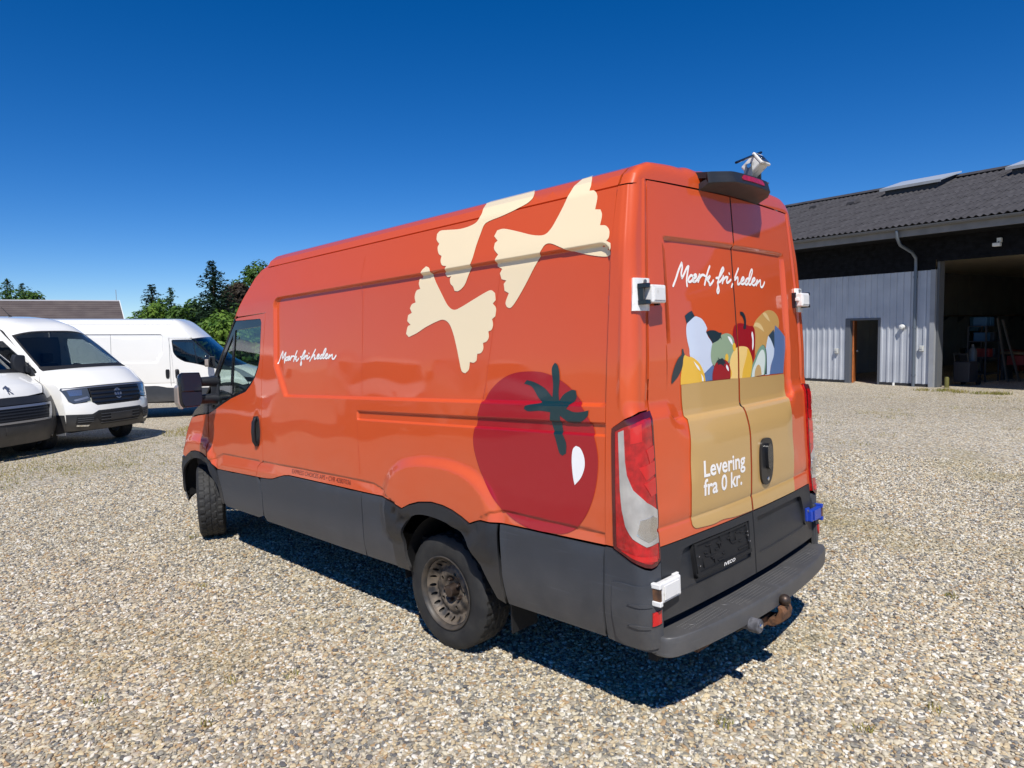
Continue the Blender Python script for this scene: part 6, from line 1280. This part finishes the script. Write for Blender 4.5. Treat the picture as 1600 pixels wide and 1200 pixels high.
# ---------------------------------------------------------------- white vans parked behind
def long_white_van():
    h = Vector((.812,-.582)).normalized(); rz = math.atan2(-h.x, h.y)
    skip = ('pasta_print','tomato_print','tomato_stem_print','tomato_shine_print','slogan_lettering','company_lettering','delivery_lettering','security_hinge','reversing_camera','tow_bar','door_seal')
    W = VAN.copy(); COL.objects.link(W); W.name = 'white_panel_van'
    tag(W, 'long white panel van parked side on with black lower cladding', 'van', 'white vans parked in a row')
    def cp(o, par, lvl):
        n = o.name.split('.')[0]
        if n in skip or n.endswith('_print'): return
        c = o.copy(); COL.objects.link(c); c.parent = par
        for s in c.material_slots:
            if s.material == ORANGE: s.link = 'OBJECT'; s.material = WHITE2
            elif s.material in (GLASS,): s.link = 'OBJECT'; s.material = GLASSD
        for ch in o.children: cp(ch, c, lvl+1)
    for ch in list(VAN.children): cp(ch, W, 1)
    W.rotation_euler = (R(-1),0,rz); W.scale = (1,1.10,1)
    rt = Vector((h.y,-h.x)); P = at(262,520,20.6); z0 = float(terrain(P.x,P.y))
    o = Vector((P.x,P.y)) - rt*1.0 - h*(3.5*1.10); W.location = (o.x,o.y,z0+.02)
    # sliding door handle and track on the side seen here
    fs = mirror(side); sp = [c for c in W.children if c.name.startswith('side_panel')][1]
    sheet('slide_handle', curve_pts([(3.40,1.33),(3.46,1.33),(3.475,1.29),(3.47,1.13),(3.45,1.09),(3.41,1.09),(3.39,1.13),(3.385,1.29)], sub=3), fs, HAND, sp, (.02,.03), off=.012, rim=.03, out=(1,0,0))
    sheet('door_track', [(.9,1.405),(2.2,1.405),(2.2,1.372),(.9,1.372)], fs, BLACK, sp, (.2,.05), off=.004, out=(1,0,0))
    strokes_mesh('door_seam', [[(3.50,.9),(3.47,2.40)],[(2.20,.9),(2.18,2.40)]], .010, fs, mat('seam_grey',(.22,.22,.23),rough=.6), sp, .001, (1,0,0))
    return W
LWV = long_white_van()

def van_surfaces(PZ_, PX_, plan_, fv):
    FVv, ye_, ze_, ay_, az_, q_ = [np.array(a, float) for a in fv]
    def hwid(z): return sum(np.interp(np.asarray(z,float)+o, PZ_, PX_) for o in (-.06,-.03,0,.03,.06))/5
    def sidef(y, z):
        y = np.asarray(y,float); z = np.asarray(z,float); d = 0*y*z
        d = d + .022*sst(.62,.50,np.hypot(y/1.0,(z-.35)/1.05)) - .010*sst(.03,-.03,np.abs(z-.98)-.012)*sst(.3,.5,np.abs(y))
        return -(hwid(z)*plan_(y) + d), y+0*z, z+0*y
    def frontf(u, v):
        u = np.asarray(u,float); v = np.asarray(v,float)
        def f(a): return sum(np.interp(v+o, FVv, a) for o in (-.06,-.03,0,.03,.06))/5
        ye, ze, ay, az, q = f(ye_), f(ze_), f(ay_), f(az_), f(q_); g = 1-np.abs(u)**q
        return hwid(ze)*plan_(ye)*u, ye+ay*g, ze+az*g
    return sidef, frontf, (FVv, ye_, ze_)
def logo_vw(V, fr, ctr, u, v, r):
    o = empty('round_emblem'); o.parent = V; N = 40
    ring = [(u+r*math.cos(2*math.pi*i/N)*.95, v-r*.95*math.sin(2*math.pi*i/N)) for i in range(N)]; rin = [(u+(a-u)*.86, v+(c-v)*.86) for a,c in ring]
    sheet('emblem_ground', ring, fr, mat('emblem_blue', lin((60,72,104)), rough=.25, coat=1), o, (.02,.02), off=.008, center=ctr)
    sheet('emblem_ring', [ring, rin], fr, TRIMM, o, (.02,.02), off=.014, center=ctr)
    S = lambda pts: [(u+a*r, v-b_*r) for a,b_ in pts]
    strokes_mesh('emblem_letters', [S([(-.45,.74),(-.10,.10)]),S([(-.10,.10),(.10,.10)]),S([(.10,.10),(.45,.74)]),S([(-.80,.35),(-.38,-.72)]),S([(-.38,-.72),(0,-.05)]),S([(0,-.05),(.38,-.72)]),S([(.38,-.72),(.80,.35)])], r*.16, fr, TRIMM, o, .014, (0,1,0))
def front_van(kind, name, label, group):
    V = empty(name, label=label, cat='van', group=group)
    if kind == 'a':
        PZ_ = [.28,.5,.9,1.3,1.6,2.0,2.3,2.5,2.6,2.64,2.66]; PX_ = [.94,.985,1.0,.995,.965,.905,.84,.74,.58,.35,0]
        fv = [[0,.25,.45,.60,1.0,1.45,1.60,1.95,2.05,2.28,2.48,2.75,3.05],[-1.95,-1.40,-1.02,-.88,-.42,.10,.28,.60,.66,.72,.75,.74,.66],[2.47,2.44,2.36,2.26,1.94,1.56,1.50,1.24,1.17,.90,.72,.54,.36],[0,.06,.10,.12,.16,.22,.24,.30,.31,.33,.33,.33,.30],[.19,.17,.13,.10,.06,.03,.05,.05,.03,0,0,0,0],[6,5,4,3.5,3,2.6,2.6,2.8,3,3.2,3.2,3.2,3.2]]
    else:
        PZ_ = [.28,.5,.9,1.3,1.5,1.9,2.2,2.36,2.45,2.50,2.52]; PX_ = [.95,.99,1.0,.99,.965,.92,.87,.80,.66,.40,0]
        fv = [[0,.25,.45,.60,1.0,1.45,1.60,1.95,2.05,2.28,2.48,2.75,3.05],[-1.95,-1.45,-1.15,-1.0,-.5,.0,.12,.50,.60,.70,.74,.74,.66],[2.34,2.31,2.24,2.14,1.82,1.46,1.41,1.20,1.10,.90,.72,.5,.26],[0,.06,.1,.12,.16,.2,.22,.28,.30,.32,.32,.32,.3],[.18,.16,.12,.10,.06,.03,.05,.06,.03,0,0,0,0],[6,5,4,3.5,3,2.6,2.6,2.6,2.8,3,3.2,3.2,3.2]]
    pl = lambda y: 1-.05*np.maximum(0,(np.asarray(y,float)+.3)/1.05)**2
    sd_, fr, (fvv, ye, ze) = van_surfaces(PZ_, PX_, pl, fv)
    ctr = (0,-.6,1.1); st = (.12,.08)
    edge = [(float(a),float(c)) for a,c in zip(ye[1:], ze[1:])]
    top = PZ_[-4]
    for s, fs in ((-1,sd_),(1,mirror(sd_))):
        so = (s,0,.1)
        arch = [(.46,.30),(.47,.42),(.42,.60),(.30,.76),(.12,.84),(-.08,.84),(-.28,.76),(-.42,.60),(-.48,.42),(-.48,.30)]
        arch2 = [(a-3.6,c) for a,c in arch]
        zb = ze[11]
        outl = [(-4.95,top-.16),(-4.95,.32)] + list(reversed(arch2)) + list(reversed(arch)) + [(.55,.30),(.66,.30)] + list(reversed(edge[3:])) + [(-1.12,ze[2]),(-1.45,ze[1]),(-1.95,ze[0])]
        win = [(-1.42,ze[3]-.10),(-.95,ze[3]-.12),(-.50,ze[4]-.06),(.02,ze[5]+.03),(.08,ze[5]-.04),(-.30,ze[5]-.16),(-.62,ze[5]-.22),(-1.42,ze[5]-.24),(-1.48,ze[5]-.10),(-1.48,ze[3]-.20)]
        sp = sheet('side_panel', [outl, win], fs, WHITE, V, st, out=so)
        sheet('door_window', win, fs, GLASSD, sp, (.15,.12), off=-.006, rim=0, out=so)
        strokes_mesh('door_seam', [[(-1.58,ze[3]),(-1.60,1.0),(-1.55,.45)],[(.14,ze[5]-.1),(.20,1.0),(.05,.92)],[(-1.58,.99),(.48,.99)]], .010, fs, mat('seam_grey',(.22,.22,.23),rough=.6), sp, .001, so)
        sheet('door_handle', [(-1.50,1.08),(-1.32,1.08),(-1.32,1.13),(-1.50,1.13)], fs, HAND, sp, (.05,.03), off=.02, rim=.03, out=so)
        sheet('sill_cladding', [(-3.0,.34),(-.62,.34),(-.55,.56),(-3.05,.56)], fs, CLADB, V, st, off=.006, out=so)
        for yc in (0,-3.6):
            b = MB(); vs = []; 
            for i in range(15):
                t = math.pi*i/14; vs += [(s*.96,yc+.47*math.cos(t),.36+.47*math.sin(t)),(s*.5,yc+.47*math.cos(t),.36+.47*math.sin(t))]
            b.add(vs, [(2*i,2*i+1,2*i+3,2*i+2) for i in range(14)]+[tuple(2*i+1 for i in range(15))]); b.build('wheel_housing', DARK, V, 40)
            add_wheel(V, s*.86, yc, .345, R(-12) if yc == 0 else 0, s, True)
        # front corner of the bumper below the wing
        sheet('bumper_side', [(.475,.32),(.47,.44),(.40,.66),(.41,.70),(.72,.70),(.735,.54),(.68,.36)], fs, CLADB, V, (.06,.05), off=.008, out=so)
        if s < 0: continue
        mr = empty('door_mirror'); mr.parent = V; hx = .98
        b = MB(); b.prism(curve_pts([(1.04,ze[5]+.30),(1.22,ze[5]+.32),(1.27,ze[5]+.20),(1.24,ze[5]+.0),(1.10,ze[5]-.06),(1.04,ze[5]+.02)], sub=3), -.22, -.10, lambda u,v,h: (s*u,h,v)); b.build('mirror_housing', CLADB, mr, 40, .02)
        b = MB(); b.prism([(.93,ze[5]-.08),(1.06,ze[5]-.02),(1.06,ze[5]+.10),(.90,ze[5]+.02)], -.20, -.06, lambda u,v,h: (s*u,h,v)); b.prism([(.05,ze[5]-.10),(-.42,ze[5]-.14),(-.10,ze[5]+.12)], s*.955, s*.985, lambda u,v,h: (h,u,v)); b.build('mirror_foot', CLADB, mr, bevel=.01)
    gx = list(np.linspace(-1,-.8,9))+list(np.linspace(.8,1,9))
    P4 = lambda v0, v1, u0=-1, u1=1: [(u0,v0),(u1,v0),(u1,v1),(u0,v1)]
    b = MB(); rr = [(-4.95,0),(-1.9,0)]; zz = [z for z in PZ_ if z >= top-.17]
    pr = [(-np.interp(z,PZ_,PX_), z) for z in zz] ; pr = pr + [(-x,z) for x,z in reversed(pr[:-1])]
    k = len(pr); b.add([(x,-4.95,z) for x,z in pr]+[(x,-1.9,z) for x,z in pr], [(i,i+1,k+i+1,k+i) for i in range(k-1)]); b.build('roof', WHITE, V, 50)
    b = MB(); b.box((-.95,-4.95,.35),(.95,-4.93,top)); b.build('rear_end', WHITE, V)
    sheet('cab_roof', P4(.02,.60), fr, WHITE, V, st, gu=gx, center=ctr)
    ws = [(-.93,.64),(-.5,.63),(.5,.63),(.93,.64),(.95,1.40),(.5,1.43),(-.5,1.43),(-.95,1.40)]
    sheet('windscreen_frame', [P4(.60,1.50), ws], fr, WHITE, V, (.08,.08), gu=gx, center=ctr)
    wsc = sheet('windscreen', ws, fr, glass('screen_glass',(.72,.80,.80),.05), V, (.15,.1), off=-.004, rim=0, center=ctr)
    sheet('screen_border', [ws, [(a*.96,.64+(c-.64)*.93+.03) for a,c in ws]], fr, BLACK, wsc, (.1,.08), off=.001, rim=0, center=ctr)
    sheet('cowl', P4(1.40,1.50,-.96,.96), fr, BLACK, V, st, off=.008, center=ctr)
    if kind == 'a':
        sheet('bonnet', P4(1.50,2.0,-.96,.96), fr, WHITE, V, (.08,.05), center=ctr)
        for s in (-1,1):
            sheet('wing_edge', P4(1.50,2.03,s*.965,s*1.0), fr, WHITE, V, (.05,.05), center=ctr)
            hl = empty('headlamp'); hl.parent = V
            sheet('lamp_body', [(s*.60,2.04),(s*.98,1.99),(s*1.0,2.03),(s*.92,2.24),(s*.86,2.27),(s*.60,2.24)], fr, mat('lamp_dark',(.06,.07,.085),rough=.08,coat=1), hl, (.04,.03), off=.006, center=ctr)
            sheet('lamp_strip', [(s*.62,2.20),(s*.84,2.235),(s*.86,2.21),(s*.64,2.17)], fr, TRIMM, hl, (.04,.03), off=.010, center=ctr)
            sheet('lamp_reflector', [(s*.70,2.06),(s*.92,2.05),(s*.90,2.15),(s*.72,2.15)], fr, mat('lamp_silver',(.35,.38,.42),rough=.12,metal=.8), hl, (.04,.03), off=.009, center=ctr)
            b = sheet('fog_grille', [(s*.52,2.60),(s*.86,2.56),(s*.88,2.78),(s*.66,2.80)], fr, BLACK, V, st, off=.012, center=ctr)
            for k_ in range(3): sheet('grille_slat', P4(2.61+k_*.055,2.63+k_*.055,s*.60,s*.85), fr, CLAD, b, (.1,.03), off=.022, center=ctr)
            sheet('fog_lamp', [(s*.66,2.83),(s*.86,2.81),(s*.86,2.86),(s*.68,2.88)], fr, CHROME, V, (.05,.03), off=.016, center=ctr)
        gr = sheet('grille', [(-.58,2.04),(.58,2.04),(.58,2.26),(.50,2.32),(-.50,2.32),(-.58,2.26)], fr, BLACK, V, st, off=.004, center=ctr)
        for k_ in range(4): sheet('grille_slat', P4(2.06+k_*.065,2.085+k_*.065,-.57,.57), fr, GLOSSB, gr, (.1,.03), off=.016, rim=.02, center=ctr)
        sheet('grille_trim', P4(2.02,2.04,-.97,.97), fr, TRIMM, gr, (.1,.03), off=.012, center=ctr)
        logo_vw(V, fr, ctr, 0, 2.165, .085)
        sheet('bumper_upper', [(-1,2.28),(-.86,2.28),(-.60,2.26),(-.50,2.33),(.50,2.33),(.60,2.26),(.86,2.28),(1,2.28),(1,2.50),(.62,2.52),(.50,2.44),(-.50,2.44),(-.62,2.52),(-1,2.50)], fr, WHITE, V, (.08,.05), off=.004, center=ctr)
        sheet('wing_corner', [(-1,2.03),(-.985,2.03),(-.93,2.24),(-.87,2.28),(-1,2.28)], fr, WHITE, V, (.04,.04), center=ctr); sheet('wing_corner', [(1,2.03),(.985,2.03),(.93,2.24),(.87,2.28),(1,2.28)], fr, WHITE, V, (.04,.04), center=ctr)
        bp = sheet('front_bumper', [(-1,2.50),(-.62,2.52),(-.50,2.44),(.50,2.44),(.62,2.52),(1,2.50),(1,3.02),(-1,3.02)], fr, CLADB, V, st, off=.006, center=ctr)
        lg = sheet('lower_grille', [(-.48,2.47),(.48,2.47),(.58,2.56),(.44,2.86),(-.44,2.86),(-.58,2.56)], fr, BLACK, bp, st, off=.010, center=ctr)
        for k_ in range(4): sheet('grille_slat', P4(2.53+k_*.085,2.55+k_*.085,-.46,.46), fr, CLAD, bp, (.1,.03), off=.022, center=ctr)
        sheet('plate_mount', P4(2.55,2.74,-.26,.26), fr, CLADB, bp, st, off=.024, center=ctr)
        b = MB(); b.tube([(0,-1.9,2.62),(0,-2.02,2.70)], [.035,.012], 8); b.tube([(0,-2.0,2.69),(0,-2.22,2.86)], .006, 6); b.build('roof_aerial', BLACK, V, 50)
    else:
        sheet('bonnet', [(-.97,1.50),(.97,1.50),(.96,1.90),(.70,2.06),(.3,2.09),(-.3,2.09),(-.70,2.06),(-.96,1.90)], fr, WHITE, V, (.08,.05), center=ctr)
        for s in (-1,1):
            sheet('headlamp', [(s*.74,2.06),(s*.97,1.90),(s*1.0,1.72),(s*1.0,2.12),(s*.86,2.18),(s*.74,2.16)], fr, mat('lamp_dark2',(.10,.11,.13),rough=.08,coat=1), V, (.04,.03), off=.006, center=ctr)
            sheet('bumper_corner', [(s*.74,2.17),(s*1.0,2.13),(s*1.0,2.95),(s*.74,2.95)], fr, CLADB, V, (.05,.05), off=.010, center=ctr)
        sheet('bumper_band', [(-.73,2.10),(.73,2.10),(.73,2.22),(-.73,2.22)], fr, CLADB, V, st, off=.012, center=ctr)
        fr2 = sheet('grille_frame', [[(-.78,2.24),(.78,2.24),(.66,2.56),(-.66,2.56)],[(-.72,2.28),(.72,2.28),(.61,2.52),(-.61,2.52)]], fr, TRIMM, V, (.08,.05), off=.026, rim=.03, center=ctr)
        gr = sheet('grille', [(-.76,2.25),(.76,2.25),(.64,2.55),(-.64,2.55)], fr, BLACK, V, st, off=.008, center=ctr)
        for k_ in range(4): sheet('grille_slat', P4(2.31+k_*.055,2.33+k_*.055,-.63,.63), fr, CLADB, gr, (.1,.03), off=.018, center=ctr)
        sheet('front_bumper', P4(2.57,3.02,-.75,.75), fr, CLADB, V, st, off=.016, center=ctr)
        sheet('plate_mount', P4(2.62,2.78,-.28,.28), fr, CLADB, V, st, off=.026, center=ctr)
        # rearing animal badge on the bonnet
        L_ = [(-.40,.55),(-.15,.75),(.10,.72),(.22,.92),(.42,.95),(.50,.75),(.40,.60),(.75,.35),(.70,.25),(.38,.40),(.35,.25),(.62,-.02),(.58,-.12),(.28,.08),(.15,-.05),(.30,-.45),(.62,-.75),(.58,-.88),(.30,-.80),(.02,-.35),(-.08,-.15),(-.25,-.40),(-.20,-.80),(-.40,-.85),(-.45,-.40),(-.28,.0),(-.30,.30),(-.55,.38),(-.75,.15),(-.85,.18),(-.65,.52)]
        sheet('animal_badge', [(-a*.080, 1.985-c*.075) for a,c in L_], fr, mat('badge_steel',(.16,.19,.27),rough=.2,metal=.6), V, (.02,.02), off=.010, rim=.008, center=ctr)
    sheet('valance', P4(3.02,3.06), fr, DARK, V, st, center=ctr)
    # cab inside
    b = MB(); b.box((-.9,-1.75,.55),(.9,-1.72,2.2)); b.build('bulkhead', MATS['bulkhead_grey'], V)
    b = MB(); b.box((-.9,-1.7,.5),(.9,.6,.6)); b.build('cab_floor', DARK, V)
    b = MB(); b.prism([(-.35,ze[5]-.5),(-.35,ze[5]-.12),(-.15,ze[5]-.02),(.2,ze[5]-.06),(.5,ze[5]-.25),(.5,ze[5]-.6)], -.88, .88, lambda u,v,h: (h,u,v)); b.build('dashboard', MATS['dash_grey'], V, bevel=.03)
    for x in (-.48,.2,.62):
        sx = empty('cab_seat', (x,0,0)); sx.parent = V
        b = MB(); b.box((-.22,-1.45,.8),(.22,-.95,1.0)); b.build('seat_cushion', SEATM, sx, 40, .04)
        b = MB(); b.prism([(-1.58,.95),(-1.45,.95),(-1.52,1.62),(-1.64,1.62)], -.22, .22, lambda u,v,h: (h,u,v)); b.build('seat_back', SEATM, sx, 40, .04)
        b = MB(); b.box((-.12,-1.64,1.66),(.12,-1.55,1.85)); b.build('head_rest', SEATM, sx, 40, .03)
    b = MB(); b.tube([(-.48+.20*math.cos(t),-.62-.10*math.sin(t),ze[5]-.10+.16*math.sin(t)) for t in np.linspace(0,2*math.pi,25)], .016, 8, False); b.build('steering_wheel', HAND, V, 50)
    b = MB(); b.box((-.8,-4.8,.34),(.8,.7,.5)); b.build('underbody', DARK, V)
    return V
def put(V, P, h):
    """P = ground under the front axle centre, h = heading"""
    h = Vector(h).normalized(); V.location = (P[0],P[1],float(terrain(P[0],P[1]))+.0); V.rotation_euler = (0,0,math.atan2(-h.x,h.y))
VA = front_van('a', 'white_cargo_van', 'white van with round emblem, slim headlamps and bonnet facing the camera', 'white vans parked in a row')
p = at(60,600,15.9); h = Vector((.40,-.916)).normalized(); rt = Vector((h.y,-h.x)); put(VA, (p.x-rt.x*.86, p.y-rt.y*.86), h)
VB = front_van('b', 'white_box_van', 'white van with animal badge and chrome framed grille cut by the left edge', 'white vans parked in a row')
VA.scale = (.96,.96,.96)
h = Vector((.47,-.883)).normalized(); p = at(25,600,14.6); put(VB, (p.x-h.x*1.02, p.y-h.y*1.02), h)
# the row goes on to the left; these show only as reflections in the orange van's side
for k_, (src, dx, dy, lb) in enumerate(((VA,-3.4,-.9,'white van next in the row beyond the left edge, mirrored in the orange side'),(VB,-6.6,-1.9,'white van third in the row beyond the left edge, mirrored in the orange side'),(VA,-9.9,-2.6,'white van farthest in the row beyond the left edge, mirrored in the orange side'))):
    c = copy_tree(src); c['label'] = lb; put(c, (VB.location.x+dx, VB.location.y+dy), h)
